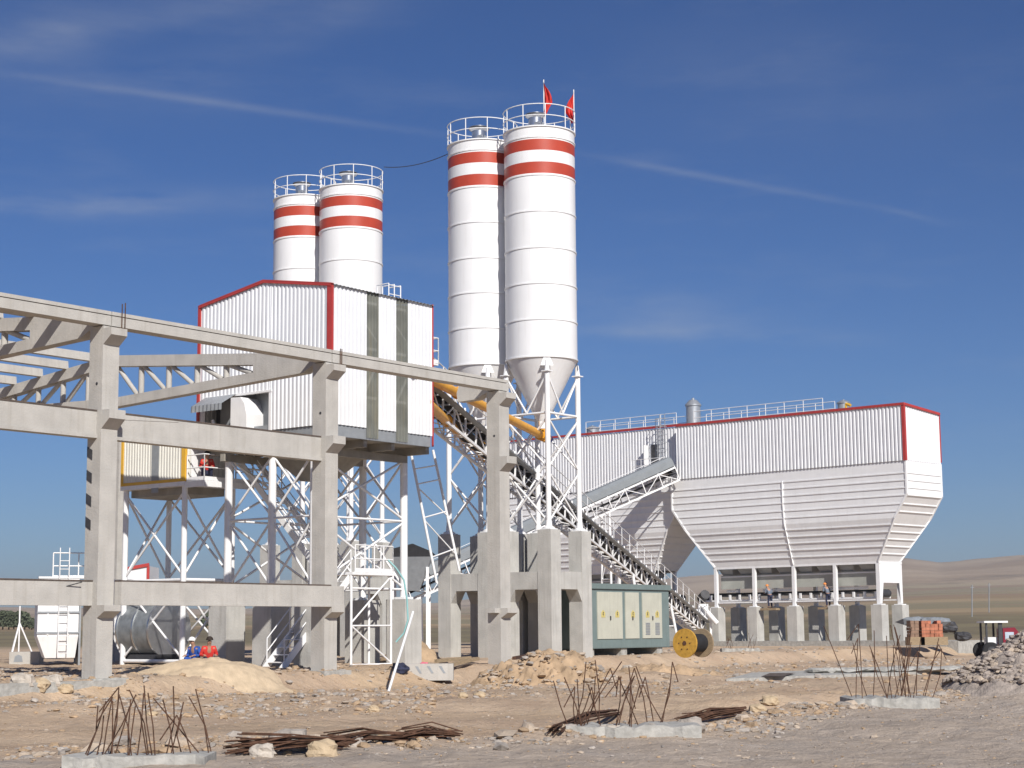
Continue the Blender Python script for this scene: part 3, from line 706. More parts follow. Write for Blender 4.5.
# ------------------------------------------------------------------ people (skin-modifier bodies)
def person(base,rotz,label,cloth,legs,hat,pose='stand',group=None):
    root=bpy.data.objects.new('person',None); COL.objects.link(root); root.location=base; root.rotation_euler=(0,0,rotz); setp(root,label,'person',group)
    lean={'stand':0.05,'work':.55,'crouch':.35}[pose]; ph=.38 if pose=='crouch' else .95
    def L_(x,y,z):   # lean torso forward (+y)
        dz=z-.95; return Vector((x,y+dz*math.sin(lean),ph+dz*math.cos(lean)))
    J={}; E_=[]
    def j(n,p,r): J[n]=(Vector(p),r)
    j('pel',(0,0,ph),.14); j('bel',L_(0,0,1.12),.13); j('che',L_(0,0,1.34),.155); j('nek',L_(0,.0,1.50),.06); j('hd0',L_(0,.02,1.60),.075); j('hd1',L_(0,.02,1.70),.088)
    for s,n in((-1,'l'),(1,'r')):
        
        if pose=='crouch': j('hip'+n,(s*.1,.03,.36),.1); j('kne'+n,(s*.17,.42,.5),.065); j('ank'+n,(s*.15,.22,.10),.042); j('toe'+n,(s*.17,.38,.045),.04)
        else: j('hip'+n,(s*.09,0,.88),.1); j('kne'+n,(s*.11,.03,.49),.065); j('ank'+n,(s*.12,0,.10),.042); j('toe'+n,(s*.14,.17,.045),.04)
        j('sho'+n,L_(s*.19,0,1.43),.065); j('elb'+n,L_(s*.27,.06,1.15)+Vector((0,.0,0)),.045)
        hd=L_(s*.24,.06,1.15)+Vector((-s*.05,.22,-.02 if pose=='work' else .02)); j('wri'+n,hd,.03); j('pal'+n,hd+Vector((0,.07,-.01)),.032)
        E_+=[('pel','hip'+n),('hip'+n,'kne'+n),('kne'+n,'ank'+n),('ank'+n,'toe'+n),('che','sho'+n),('sho'+n,'elb'+n),('elb'+n,'wri'+n),('wri'+n,'pal'+n)]
        for k in range(4):
            a=hd+Vector(((k-1.5)*.022,.115,-.015)); b2=a+Vector((0,.045+.006*(k in(1,2)),-.025)); j(f'f{n}{k}',a,.0095); j(f'g{n}{k}',b2,.0085); E_+=[('pal'+n,f'f{n}{k}'),(f'f{n}{k}',f'g{n}{k}')]
        a=hd+Vector((-s*.045,.06,-.01)); j('th'+n,a,.011); j('ti'+n,a+Vector((-s*.01,.035,-.01)),.009); E_+=[('pal'+n,'th'+n),('th'+n,'ti'+n)]
    E_+=[('pel','bel'),('bel','che'),('che','nek'),('nek','hd0'),('hd0','hd1')]
    def skinm(name,names,edges,grow,mt,parent):
        ids={n:i for i,n in enumerate(names)}
        me=bpy.data.meshes.new(name); me.from_pydata([J[n][0] for n in names],[(ids[a],ids[b_]) for a,b_ in edges],[]); me.materials.append(M[mt])
        o=bpy.data.objects.new(name,me); COL.objects.link(o); o.parent=parent
        md=o.modifiers.new('skin','SKIN'); md.use_smooth_shade=True
        if not me.skin_vertices: me.attributes
        sv=me.skin_vertices[0].data
        for n,i in ids.items(): r_=J[n][1]+grow; sv[i].radius=(r_,r_*(.8 if n in('che','bel','pel') else 1)); sv[i].use_root=(i==0)
        s_=o.modifiers.new('sub','SUBSURF'); s_.levels=1; s_.render_levels=2
        return o
    names=['pel']+[n for n in J if n!='pel']
    import bmesh
    def add_skin_layer(me):
        bm=bmesh.new(); bm.from_mesh(me); bm.verts.layers.skin.verify(); bm.to_mesh(me); bm.free()
    _old=skinm
    def build(name,names,edges,grow,mt,parent):
        ids={n:i for i,n in enumerate(names)}
        me=bpy.data.meshes.new(name); me.from_pydata([J[n][0] for n in names],[(ids[a],ids[b_]) for a,b_ in edges],[]); me.materials.append(M[mt]); add_skin_layer(me)
        o=bpy.data.objects.new(name,me); COL.objects.link(o); o.parent=parent
        md=o.modifiers.new('skin','SKIN'); md.use_smooth_shade=True
        sv=me.skin_vertices[0].data
        for n,i in ids.items():
            r_=J[n][1]+grow; sv[i].radius=(r_,r_*(.8 if n in('che','bel','pel') else 1)); sv[i].use_root=(i==0)
        s_=o.modifiers.new('sub','SUBSURF'); s_.levels=1; s_.render_levels=2
        return o
    body=build('body',names,E_,0,'skin',root)
    up_=['bel','che','nek','shol','shor','elbl','elbr','wril','wrir']
    jk=[n for n in up_]; J2={n:J[n] for n in jk}
    build('jacket',['bel','pel','che','shol','shor','elbl','elbr','wril','wrir'],[('pel','bel'),('bel','che'),('che','shol'),('che','shor'),('shol','elbl'),('shor','elbr'),('elbl','wril'),('elbr','wrir')],.022,cloth,root)
    build('trousers',['pel','hipl','hipr','knel','kner','ankl','ankr'],[('pel','hipl'),('pel','hipr'),('hipl','knel'),('hipr','kner'),('knel','ankl'),('kner','ankr')],.018,legs,root)
    hd=J['hd1'][0]
    m=MB(); 
    for s in(-1,1): m.rock((hd.x+s*.032,hd.y+.085,hd.z-.02),.018,.012,.012); 
    o=bpy.data.objects.new('eye',mkmesh('eye',m,'hair')); COL.objects.link(o); o.parent=root
    m=MB(); m.add([(hd.x-.015,hd.y+.085,hd.z-.06),(hd.x+.015,hd.y+.085,hd.z-.06),(hd.x,hd.y+.12,hd.z-.055),(hd.x,hd.y+.085,hd.z-.01)],[(0,1,2),(0,2,3),(1,3,2),(0,3,1)])
    o=bpy.data.objects.new('nose',mkmesh('nose',m,'skin')); COL.objects.link(o); o.parent=root
    m=MB(); m.lathe((hd.x,hd.y,hd.z),[(.12,.0),(.125,.02),(.115,.06),(.09,.1),(.05,.125),(.0,.135)],14,cap=False)
    if hat!='hair': m.box(hd.x-.07,hd.x+.07,hd.y+.09,hd.y+.165,hd.z+.005,hd.z+.02)
    o=bpy.data.objects.new('helmet' if hat!='hair' else 'hair',mkmesh('hat',m,hat)); COL.objects.link(o); o.parent=root
    return root
pd=kpt(FA.w((45.0,49.35,6.93))); person(pd,R(190),'person in a red jacket and dark trousers crouching on the railed deck','red_cloth','navy_cloth','hair','crouch')
pb=at(197,655,60.5); person((pb.x,pb.y,gz(pb.x,pb.y)),R(150),'person in blue work clothes and white helmet crouching behind the sand pile','blue_cloth','blue_cloth','white_helmet','crouch')
pb=at(208,655,60.2); person((pb.x,pb.y,gz(pb.x,pb.y)),R(200),'person in a red jacket crouching behind the sand pile, beside the one in blue','red_cloth','navy_cloth','hair','crouch')

# ------------------------------------------------------------------ silos
RS=1.745; AO=1.24
def make_silo(label,loc,group):
    T=Thing('cement_silo',label,'silo',(0,0,0),Frame((0,0,0),FA.a),group)
    m=MB()
    zt=25.5; z=14.2
    seams=[14.2,16.0,17.75,19.5,21.3,23.08]
    prof=[(RS,14.2)]; ms=[]
    def seg(z1,mi): prof.append((RS,z1)); ms.append(mi)
    cuts=[(23.15,0),(23.72,1),(24.30,0),(24.85,1),(zt,0)]
    for z1,mi in cuts: seg(z1,mi)
    m.lathe((0,0,0),prof,64,ms,cap=False)
    for zs in seams[0:]+[25.0-.03]:
        m.lathe((0,0,0),[(RS,zs-.05),(RS+.035,zs-.035),(RS+.035,zs+.035),(RS,zs+.05)],64,cap=False)
    m.lathe((0,0,0),[(RS,zt-.03),(RS+.06,zt-.03),(RS+.06,zt+.03),(.001,zt+.12)],64,cap=False)
    T.part('shell',m,['silo_white','red_paint'])
    m=MB(); m.lathe((0,0,0),[(RS-.005,14.2),(.26,11.25),(.26,10.9)],64,cap=True); T.part('cone',m,'silo_white')
    m=MB()
    for h in (.55,1.1):
        n=40
        for i in range(n):
            a=2*PI*i/n;b_=2*PI*(i+1)/n; r_=RS+.03
            m.tube((r_*math.cos(a),r_*math.sin(a),zt+h),(r_*math.cos(b_),r_*math.sin(b_),zt+h),.026,5,cap=False)
    for i in range(10):
        a=2*PI*(i+.3)/10; r_=RS+.03; m.tube((r_*math.cos(a),r_*math.sin(a),zt),(r_*math.cos(a),r_*math.sin(a),zt+1.1),.026,6)
    T.part('railing',m,'white_paint')
    m=MB(); cx,cy=-.15,.1
    m.lathe((cx,cy,zt),[(.36,.05),(.36,.85),(.5,.95),(.5,1.06),(.2,1.1),(.001,1.12)],24,cap=False); f=T.part('dust_filter',m,'chrome')
    m=MB(); m.lathe((cx,cy,zt),[(.52,.96),(.52,1.03)],24,cap=True); T.part('filter_flange',m,'dark_metal',f)
    m=MB(); m.box(-1.05,-.65,-.8,-.5,zt,zt+.35); T.part('valve_box',m,'galvanised')
    for du,dv in((-1,-1),(1,-1),(-1,1),(1,1)):
        x,y=du*AO,dv*AO; m=MB()
        m.tube((x,y,6.0),(x,y,13.5),.13,14); m.tube((x,y,13.5),(x*.985,y*.985,14.0),.13,14,r2=.09)
        m.prism([(0,0)],2,0,0) if False else None
        m.lathe((x,y,0),[(.3,5.99),(.3,6.06),(.17,6.12),(.14,6.4)],14,cap=False)
        m.box(x-.3,x+.3,y-.3,y+.3,5.96,6.0)
        m.add([(x-.22*dv,y+.22*du,13.75),(x+.22*dv,y-.22*du,13.75),(x*.96,y*.96,14.55)],[(0,1,2)])
        m.box(x-.2,x+.2,y-.2,y+.2,13.45,13.5)
        T.part('leg',m,'white_paint')
    C4=[(-AO,-AO),(AO,-AO),(AO,AO),(-AO,AO)]
    for i in range(4):
        p,q=C4[i],C4[(i+1)%4]; mid=((p[0]+q[0])/2,(p[1]+q[1])/2)
        for z0,z1 in((6.3,8.75),(8.85,11.3)): xb(T,p,q,z0,z1,.05)
        hb_(T,p,q,11.5,.06)
        m=MB(); m.tube((p[0],p[1],13.4),(mid[0],mid[1],11.55),.05,6); m.tube((q[0],q[1],13.4),(mid[0],mid[1],11.55),.05,6); T.part('brace',m,'white_paint')
    T.o.location=loc
    return T.o
g='striped cement silos'
A0=Vector((1.448,84,0)); B0=A0+V*3.6; C0=Vector((-8.88,95.2,.1)); D0=C0+V*3.6
silo=make_silo('tall white silo with two red bands and red flags, nearest the hopper',A0,g)
dup(silo,B0,'tall white silo with red bands just left of the flagged silo, partly behind it')
dup(silo,C0,'right one of the two distant white silos behind the mixing tower')
dup(silo,D0,'leftmost white silo with red bands, behind the mixing tower')
for (loc,lb) in((A0,'grey concrete pedestal frame carrying the pair of taller looking silos'),(C0,'shaded concrete pedestal frame of the far silo pair behind the mixing tower')):
    T=Thing('silo_foundation',lb,'foundation',(0,0,0),Frame((0,0,0),FA.a),'silo foundations')
    w=.39
    for vo in (0,3.6):
        for du,dv in((-1,-1),(1,-1),(-1,1),(1,1)):
            x,y=du*AO,dv*AO+vo; m=MB(); m.box(x-w,x+w,y-w,y+w,-.4,5.95); T.part('pedestal',m,'concrete_grey')
    def tb(x0,x1,y0,y1):
        m=MB(); m.box(x0,x1,y0,y1,3.18,4.0)
        if x1-x0>y1-y0:
            for s_,e in((-1,x1),): m.prism([(e,3.18),(e+s_*.34,3.18),(e,2.6)],1,y0+.002,y1-.002)
        else:
            for s_,e in((-1,y1),): m.prism([(e,3.18),(e+s_*.34,3.18),(e,2.6)],0,x0+.002,x1-.002)
        T.part('tie_beam',m,'concrete_grey')
    W2=w-.03
    for x in(-AO,AO):
        for vo in(0,3.6): tb(x-W2,x+W2,vo-AO+w,vo+AO-w)
        tb(x-W2,x+W2,AO+w,3.6-AO-w)
    for vo in(0,3.6):
        for y in(-AO,AO): tb(-AO+w,AO-w,vo+y-W2,vo+y+W2)
    T.o.location=loc
# flags on the nearest silo
def flag(p,h,label,sw):
    T=Thing('flag',label,'flag',p,FW,'red flags on the silo')
    m=MB(); m.tube(p,Vector(p)+Vector((0,0,h)),.025,8); T.part('pole',m,'white_paint')
    m=MB(); n=18; k=13; vs=[]
    for i in range(n+1):
        t=i/n; wd=.16+.85*math.sin(min(1,t*1.5)*PI*.5)*(1-max(0,t-.62)/.38*.8)
        for j_ in range(k):
            u_=j_/(k-1); fold=.11*math.sin(u_*PI*4.5+t*2.5)*(.35+t)+.05*math.sin(u_*9+t*11)
            vs.append((p[0]+sw*(.02+wd*u_*.75)-.06*sw*math.sin(t*6+u_*3),p[1]+fold-.12*u_,p[2]+h-.04-t*1.55-.3*u_*(1-.3*t)))
    m.add(vs,[(i*k+j_,i*k+j_+1,(i+1)*k+j_+1,(i+1)*k+j_) for i in range(n) for j_ in range(k-1)],0,True); T.part('cloth',m,'red_cloth')
flag(A0+Vector((.25,-.2,25.7)),2.6,'red flag hanging from the pole in the middle of the silo top',.55)
pR=A0+Vector((RS,.2,25.65)); flag(pR,2.25,'red flag hanging from the pole at the right rim of the silo',-.55)

# ------------------------------------------------------------------ yellow screw conveyors
def auger(label,p,q,r=.16):
    T=Thing('screw_conveyor',label,'screw conveyor',q,FW,'yellow screw conveyors')
    m=MB(); m.tube(p,q,r,20); T.part('tube',m,'yellow_paint')
    d=(Vector(q)-Vector(p)); L_=d.length; d.normalize()
    for t in (.3,.62,.97):
        c_=Vector(p).lerp(Vector(q),t); m=MB(); m.tube(c_-d*.03,c_+d*.03,r+.07,20); T.part('flange',m,'yellow_paint')
    m=MB(); m.tube(Vector(q)-d*.1,Vector(q)+d*.45,r+.06,16); m.box(q[0]-.22,q[0]+.22,q[1]-.22,q[1]+.22,q[2]-.1,q[2]+.75); T.part('inlet_box',m,'yellow_paint')
    m=MB(); e=Vector(q)+d*.5; m.tube(e,e+d*.5,.17,14); T.part('motor',m,'blue_motor')
e1=FA.w((49.0,42.7,11.0)); s1=A0+Vector((.05,-.0,10.55)); pe=at(415,369,69.0)
auger('upper yellow screw conveyor tube from the flagged silo to the mixing tower',tuple(FA.w((51.475,44.75,11.46))),tuple(s1),.2)
auger('lower yellow screw conveyor tube below the first, entering the tower wall',tuple(FA.w((52.7,45.06,10.35))),tuple(B0+Vector((.0,0,9.9-.1))),.2)

# ------------------------------------------------------------------ belt conveyors
def conveyor(name,label,S,E,width=1.0,depth=1.0,cover=None,walk=None,bay=1.5,posts=()):
    S=Vector(S);E=Vector(E); d=(E-S); L_=d.length; d.normalize(); sd=Vector((d.y,-d.x,0)).normalized(); upv=sd.cross(d).normalized()
    if upv.z<0: upv=-upv
    T=Thing(name,label,'conveyor',E if E.z<S.z else S,FW)
    n=int(L_/bay)
    P=lambda t,s_,h: S+d*(L_*t)+sd*s_+upv*h
    for s_ in(-width/2,width/2):
        m=MB(); m.beam(P(0,s_,0),P(1,s_,0),.09,.13,upv=upv); m.beam(P(0,s_,-depth),P(1,s_,-depth),.09,.12,upv=upv)
        for i in range(n+1):
            m.beam(P(i/n,s_,0),P(i/n,s_,-depth),.07,.07)
            if i<n: m.beam(P(i/n,s_,0 if i%2 else -depth),P((i+1)/n,s_,-depth if i%2 else 0),.05,.05)
        T.part('side_truss',m,'white_paint')
    m=MB()
    for i in range(n+1): m.beam(P(i/n,-width/2,-depth),P(i/n,width/2,-depth),.06,.06)
    for i in range(n): m.beam(P(i/n,-width/2,-depth),P((i+1)/n,width/2,-depth),.04,.04)
    T.part('bottom_bracing',m,'white_paint')
    m=MB(); b_=width*.42
    for (s0,s1,h0,h1) in((-b_,-b_*.4,.30,.16),(-b_*.4,b_*.4,.16,.16),(b_*.4,b_,.16,.30)):
        m.add([P(0,s0,h0),P(0,s1,h1),P(1,s1,h1),P(1,s0,h0),P(0,s0,h0-.03),P(0,s1,h1-.03),P(1,s1,h1-.03),P(1,s0,h0-.03)],[(0,1,2,3),(7,6,5,4),(0,4,5,1),(1,5,6,2),(2,6,7,3),(3,7,4,0)])
    m.add([P(0,-b_,-.45),P(0,b_,-.45),P(1,b_,-.45),P(1,-b_,-.45),P(0,-b_,-.48),P(0,b_,-.48),P(1,b_,-.48),P(1,-b_,-.48)],[(0,1,2,3),(7,6,5,4),(0,4,5,1),(1,5,6,2),(2,6,7,3),(3,7,4,0)])
    T.part('belt',m,'dark_rubber')
    for i in range(n*1+1):
        m=MB()
        for s_ in(-width/2+.03,width/2-.03): m.beam(P(i/n,s_,.04),P(i/n,s_*.9,.36),.08,.07)
        m.tube(P(i/n,-width/2,.1),P(i/n,width/2,.1),.045,6)
        T.part('idler_frame',m,'white_paint')
    for t in(0.005,.995):
        m=MB(); m.tube(P(t,-width*.45,-.12),P(t,width*.45,-.12),.26,16); T.part('end_drum',m,'dark_metal')
    if cover:
        m=MB(); a,c0,c1=cover
        pr=[(-width*.54,.14),(-width*.53,.62),(-width*.3,.84),(width*.3,.84),(width*.53,.62),(width*.54,.14)]
        for (x0,h0),(x1,h1) in zip(pr[:-1],pr[1:]):
            m.add([P(c0,x0,h0),P(c0,x1,h1),P(c1,x1,h1),P(c1,x0,h0)],[(0,1,2,3)])
            m.add([P(c0,x0*.97,h0-.02),P(c0,x1*.97,h1-.02),P(c1,x1*.97,h1-.02),P(c1,x0*.97,h0-.02)],[(3,2,1,0)])
        T.part('cover',m,a)
    if walk:
        for s_ in walk:
            m=MB(); s2=s_*(width/2+.36)
            a,b2=P(0,s_*(width/2+.05),-.1),P(0,s2,-.1); c2,d2=P(1,s2,-.1),P(1,s_*(width/2+.05),-.1)
            o_=upv*-.04; m.add([a,b2,c2,d2,a+o_,b2+o_,c2+o_,d2+o_],[(0,1,2,3),(7,6,5,4),(0,4,5,1),(1,5,6,2),(2,6,7,3),(3,7,4,0)])
            T.part('walkway',m,'steel_grey')
            m=MB(); k=int(L_/2.0)
            for i in range(k+1):
                q=P(i/k,s2,-.05); m.tube(q,q+Vector((0,0,1.0)),.026,5)
            for h in(1.0,.5): m.tube(P(0,s2,-.05)+Vector((0,0,h)),P(1,s2,-.05)+Vector((0,0,h)),.026,5)
            T.part('railing',m,'white_paint')
    for (t,spread,z0) in posts:
        for s_ in(-1,1):
            q=P(t,s_*width/2,-depth); m=MB(); m.tube(q,(q.x+sd.x*s_*spread+d.x*.0,q.y+sd.y*s_*spread,z0),.09,8); T.part('support_post',m,'white_paint')
        qa,qb=P(t,-width/2,-depth),P(t,width/2,-depth); m=MB(); k=max(2,int((qa.z-z0)/2.2))
        for i in range(1,k):
            f_=i/k; a=qa.lerp(Vector((qa.x-sd.x*spread,qa.y-sd.y*spread,z0)),f_); b2=qb.lerp(Vector((qb.x+sd.x*spread,qb.y+sd.y*spread,z0)),f_)
            m.tube(a,b2,.05,6)
            if i<k-1:
                f2=(i+1)/k; b3=qb.lerp(Vector((qb.x+sd.x*spread,qb.y+sd.y*spread,z0)),f2); m.tube(a,b3,.04,6)
        T.part('support_brace',m,'white_paint')
    return T
E1=at(699,621,130); S1=FA.w((50.05,45.3,12.1)).lerp(E1,.052)
conveyor('belt_conveyor','long inclined belt conveyor running from the hopper past the silos to the tower',S1,E1,1.0,.95,None,(1,),1.5,((.62,.6,0),(.8,.5,.1)))
H=lambda s,w,z: OH+V2*s+U2*w+Vector((0,0,z))
S2=at(671,468,131.6); E2=at(404,588,122)
conveyor('belt_conveyor','grey covered inclined conveyor loading the white aggregate hopper',S2,E2,1.15,1.0,('cover_grey',0.0,.99),(1,),1.5,((.28,.2,0),(.6,.3,0),(.97,.2,0)))

# ------------------------------------------------------------------ aggregate hopper
def hopper_T():
    T=Thing('aggregate_hopper','long white aggregate storage hopper with corrugated top band and red roof edge on steel frames','hopper',(0,10,0),FH)
    return T
T=hopper_T()
# local coords of FH: x = w (along U2), y = s (along V2)
ZT0,ZT1=16.3,15.95; ZC=12.45; WD=4.45
SL=39.5; SS=20.4; WB=.6
def bin_(s0,s1,w0,w1,zc,right=True):
    lv=[(zc,s0,s1,w0,w1),(10.18,s0,s1,w0,w1)]
    sb0,sb1=s0+2.9,s1-3.4; f=(10.18-8.6)/(10.18-5.75)
    lv.append((8.6,s0+2.9*f,s1-3.4*f,w0,w1)); lv.append((5.75,sb0,sb1,w0+.7,w1-1.05))
    return lv
def build_bin(lv,w0):
    m=MB(); vs=[]
    for z,a,b_,c_,d_ in lv: vs+=[(c_,a,z),(d_,a,z),(d_,b_,z),(c_,b_,z)]
    fs=[]
    for i in range(len(lv)-1):
        for k in range(4): fs.append((4*i+k,4*i+(k+1)%4,4*(i+1)+(k+1)%4,4*(i+1)+k))
    m.add(vs,fs); T.part('bin',m,'white_steel')
    def ring(z):
        for (a,b_) in zip(lv[:-1],lv[1:]):
            if b_[0]<=z<=a[0]:
                t=(a[0]-z)/(a[0]-b_[0]); return [a[i]+(b_[i]-a[i])*t for i in range(1,5)]
    for z in (11.62,11.13,10.62,10.12,9.55,9.05,8.2,7.72,7.25,6.77,6.28):
        s0,s1,w0_,w1_=ring(z); m=MB(); e=.048; h=.038
        m.box(w0_-e,w0_+.02,s0-e,s1+e,z-h,z+h); m.box(w1_-.02,w1_+e,s0-e,s1+e,z-h,z+h)
        m.box(w0_+.02,w1_-.02,s0-e,s0+.02,z-h,z+h); m.box(w0_+.02,w1_-.02,s1-.02,s1+e,z-h,z+h)
        T.part('stiffener_rib',m,'white_steel')
    # corner and centre seams
    for key in ((1,3),(2,3),(1,4),(2,4)):
        m=MB()
        for a,b_ in zip(lv[:-1],lv[1:]): m.beam((a[key[1]],a[key[0]],a[0]),(b_[key[1]],b_[key[0]],b_[0]),.13,.13)
        T.part('corner_seam',m,'white_steel')
    m=MB(); sm=(lv[0][1]+lv[0][2])/2
    for a,b_ in zip(lv[:-1],lv[1:]):
        m.beam((a[3]-.03,(a[1]+a[2])/2,min(a[0],11.7)),(b_[3]-.03,(b_[1]+b_[2])/2,b_[0]),.07,.1)
    T.part('centre_seam',m,'white_steel')
    return lv
lv1=build_bin(bin_(0,SS,0,WD,ZC),0)
lv2=build_bin(bin_(SS+.05,SL,WB,WD+WB,12.1),WB)
# corrugated upper enclosure
zt=lambda s: 16.27+.012*s
def encl(s0,s1,w0,w1,z0,lab=None):
    m=MB(); corr(m,(w0-.04,s0),(w0-.04,s1),z0,lambda t:zt(s0+t)-.0,.3,.05,(-1,0)); T.part('enclosure_wall',m,'white_sheet')
    m=MB(); corr(m,(w1,s0),(w1,s1),z0,lambda t:zt(s0+t)-.35,.3,.05,(1,0)); T.part('enclosure_wall',m,'white_sheet')
    for s_,o in((s0,-1),(s1,1)):
        m=MB(); corr(m,(w0,s_),(w1,s_),z0,lambda t:zt(s_)-.35*t/(w1-w0),.3,.03,(0,o)); T.part('enclosure_wall',m,'white_sheet')
    m=MB(); m.add([(w0-.05,s0-.05,zt(s0)+.0),(w1+.05,s0-.05,zt(s0)-.35),(w1+.05,s1+.05,zt(s1)-.35),(w0-.05,s1+.05,zt(s1))],[(0,1,2,3)]); T.part('roof',m,'steel_grey')
encl(0,SS-.6,0,WD,ZC); encl(SS-.6+.02,SL,WB,WD+WB,12.15)
m=MB(); m.beam((-.1,-.08,zt(0)+.03),(-.1,SS-.6,zt(SS-.6)+.03),.1,.17); T.part('roof_trim',m,'red_trim')
m=MB(); m.beam((WB-.1,SS-.6,zt(SS-.6)+.13),(WB-.1,SL,zt(SL)+.13),.1,.17); T.part('roof_trim',m,'red_trim')
m=MB(); m.beam((-.15,-.08,zt(0)+.03),(WD+.05,-.08,zt(0)-.32),.1,.17,upv=(0,0,1)); T.part('roof_trim',m,'red_trim')
m=MB(); m.box(-.12,.08,-.1,-.04,ZC,zt(0)); m.box(-.12,-.05,-.04,.12,ZC,zt(0)); T.part('corner_trim',m,'red_trim')
m=MB(); m.box(WD+.0,WD+.05,-.1,-.02,ZC+.1,zt(0)-.35); T.part('corner_trim',m,'red_trim')
# roof railings
m=MB(); rail(m,[(.1,6.6,zt(6)+.0),(.1,18.2,zt(18)+.0)],1.0,.028,1.55,(.5,),False); rail(m,[(1.6,6.6,zt(6)-.1),(1.6,18.2,zt(18)-.1)],1.0,.028,1.55,(.5,),False); T.part('roof_railing',m,'white_paint')
m=MB(); rail(m,[(WB-.0,20.3,zt(20)+.1),(WB-.0,29.6,zt(29)+.1)],1.0,.028,1.55,(.5,),False); rail(m,[(WB+1.6,20.3,zt(20)),(WB+1.6,29.6,zt(29))],1.0,.028,1.55,(.5,),False); T.part('roof_railing',m,'white_paint')
for (s_,w_,r_,h_) in((19.2,1.3,.55,2.3),(5.6,1.2,.42,1.0),(29.7,WB+.9,.5,1.0)):
    m=MB(); z0=zt(s_)-.1; m.lathe((w_,s_,z0),[(r_,0),(r_,h_*.72),(r_+.07,h_*.73),(r_+.07,h_*.78),(r_*.55,h_*.93),(r_*.2,h_*.95),(r_*.2,h_),(.001,h_+.02)],24,cap=False); T.part('dust_filter',m,'galvanised')
m=MB(); m.tube((.6,5.0,zt(5)-.1),(.6,5.0,zt(5)+.5),.09,8); m.tube((.6,5.0,zt(5)+.5),(.6,4.6,zt(5)+.35),.1,8); T.part('roof_lamp',m,'cabin_yellow')
# door and caged ladder on the left section
m=MB(); m.box(WB-.16,WB-.1,22.1,22.75,13.4,15.35); T.part('door',m,'dark_metal')
m=MB(); m.box(WB-.75,WB-.12,22.95,23.0,13.2,15.3); T.part('door_screen',m,'white_paint')
m=MB()
for s_ in(21.2,21.7): m.tube((WB-.3,s_,12.9),(WB-.3,s_,17.6),.03,6)
for i in range(14): m.tube((WB-.3,21.2,13.0+i*.33),(WB-.3,21.7,13.0+i*.33),.02,5)
ld=T.part('ladder',m,'galvanised'); m=MB()
for i in range(6):
    z=14.2+i*.6; k=10; pts=[(WB-.3-.65*math.sin(PI*j_/k),21.45+.42*math.cos(PI*j_/k),z) for j_ in range(k+1)]; m.path(pts,.02,5)
for a in (.3,.5,.7): m.tube((WB-.3-.65*math.sin(PI*a),21.45+.42*math.cos(PI*a),14.2),(WB-.3-.65*math.sin(PI*a),21.45+.42*math.cos(PI*a),17.2),.02,5)
T.part('safety_cage',m,'galvanised',ld)
m=MB(); m.box(WB-1.0,WB-.1,20.8,24.0,13.1,13.18); rail(m,[(WB-1.0,21.2,13.18),(WB-1.0,24.0,13.18)],1.0,.025,.9,(.5,),False); T.part('platform',m,'white_paint')
# frames below
for base_s,n_,w0 in((3.0,5,.8),(SS+3.2,4,.8+WB)):
    wA,wB_=w0,w0+2.6
    for i in range(n_):
        s_=base_s+i*3.5
        for w_ in (wA,wB_):
            m=MB(); m.box(w_-.12,w_+.12,s_-.12,s_+.12,2.86,5.6); m.box(w_-.3,w_+.3,s_-.3,s_+.3,2.8,2.86); T.part('leg',m,'white_paint')
            m=MB(); m.box(w_-.42,w_+.42,s_-.42,s_+.42,.36,2.8); T.part('pedestal',m,'concrete_grey')
    for w_ in (wA,wB_):
        m=MB(); m.box(w_-.1,w_+.1,base_s-.2,base_s+(n_-1)*3.5+.2,5.602,5.76); T.part('bottom_beam',m,'white_paint')
        m=MB(); m.box(w_-.06,w_+.06,base_s+.12,base_s+(n_-1)*3.5-.12,3.1,3.2); T.part('bottom_beam',m,'white_paint')
    # discharge chutes
    for i in range(n_-1):
        for k in(0,1):
            s_=base_s+.5+i*3.5+k*1.7; m=MB()
            m.add([(wA+.3,s_,5.6),(wB_-.3,s_,5.6),(wB_-.3,s_+1.3,5.6),(wA+.3,s_+1.3,5.6),(wA+.9,s_+.35,4.75),(wB_-.9,s_+.35,4.75),(wB_-.9,s_+.95,4.75),(wA+.9,s_+.95,4.75)],[(0,1,5,4),(1,2,6,5),(2,3,7,6),(3,0,4,7),(4,5,6,7)])
            T.part('discharge_chute',m,'steel_grey')
for s0_,s1_,w_ in((3.2,16.9,1.25),(SS+3.4,SS+13.5,1.25+WB)):
    m=MB(); m.box(w_,w_+.04,s0_,s1_,4.15,5.15); m.box(w_-.02,w_,s0_,s1_,5.0,5.08,1); T.part('rear_sheet',m,['rear_sheet','white_paint'])
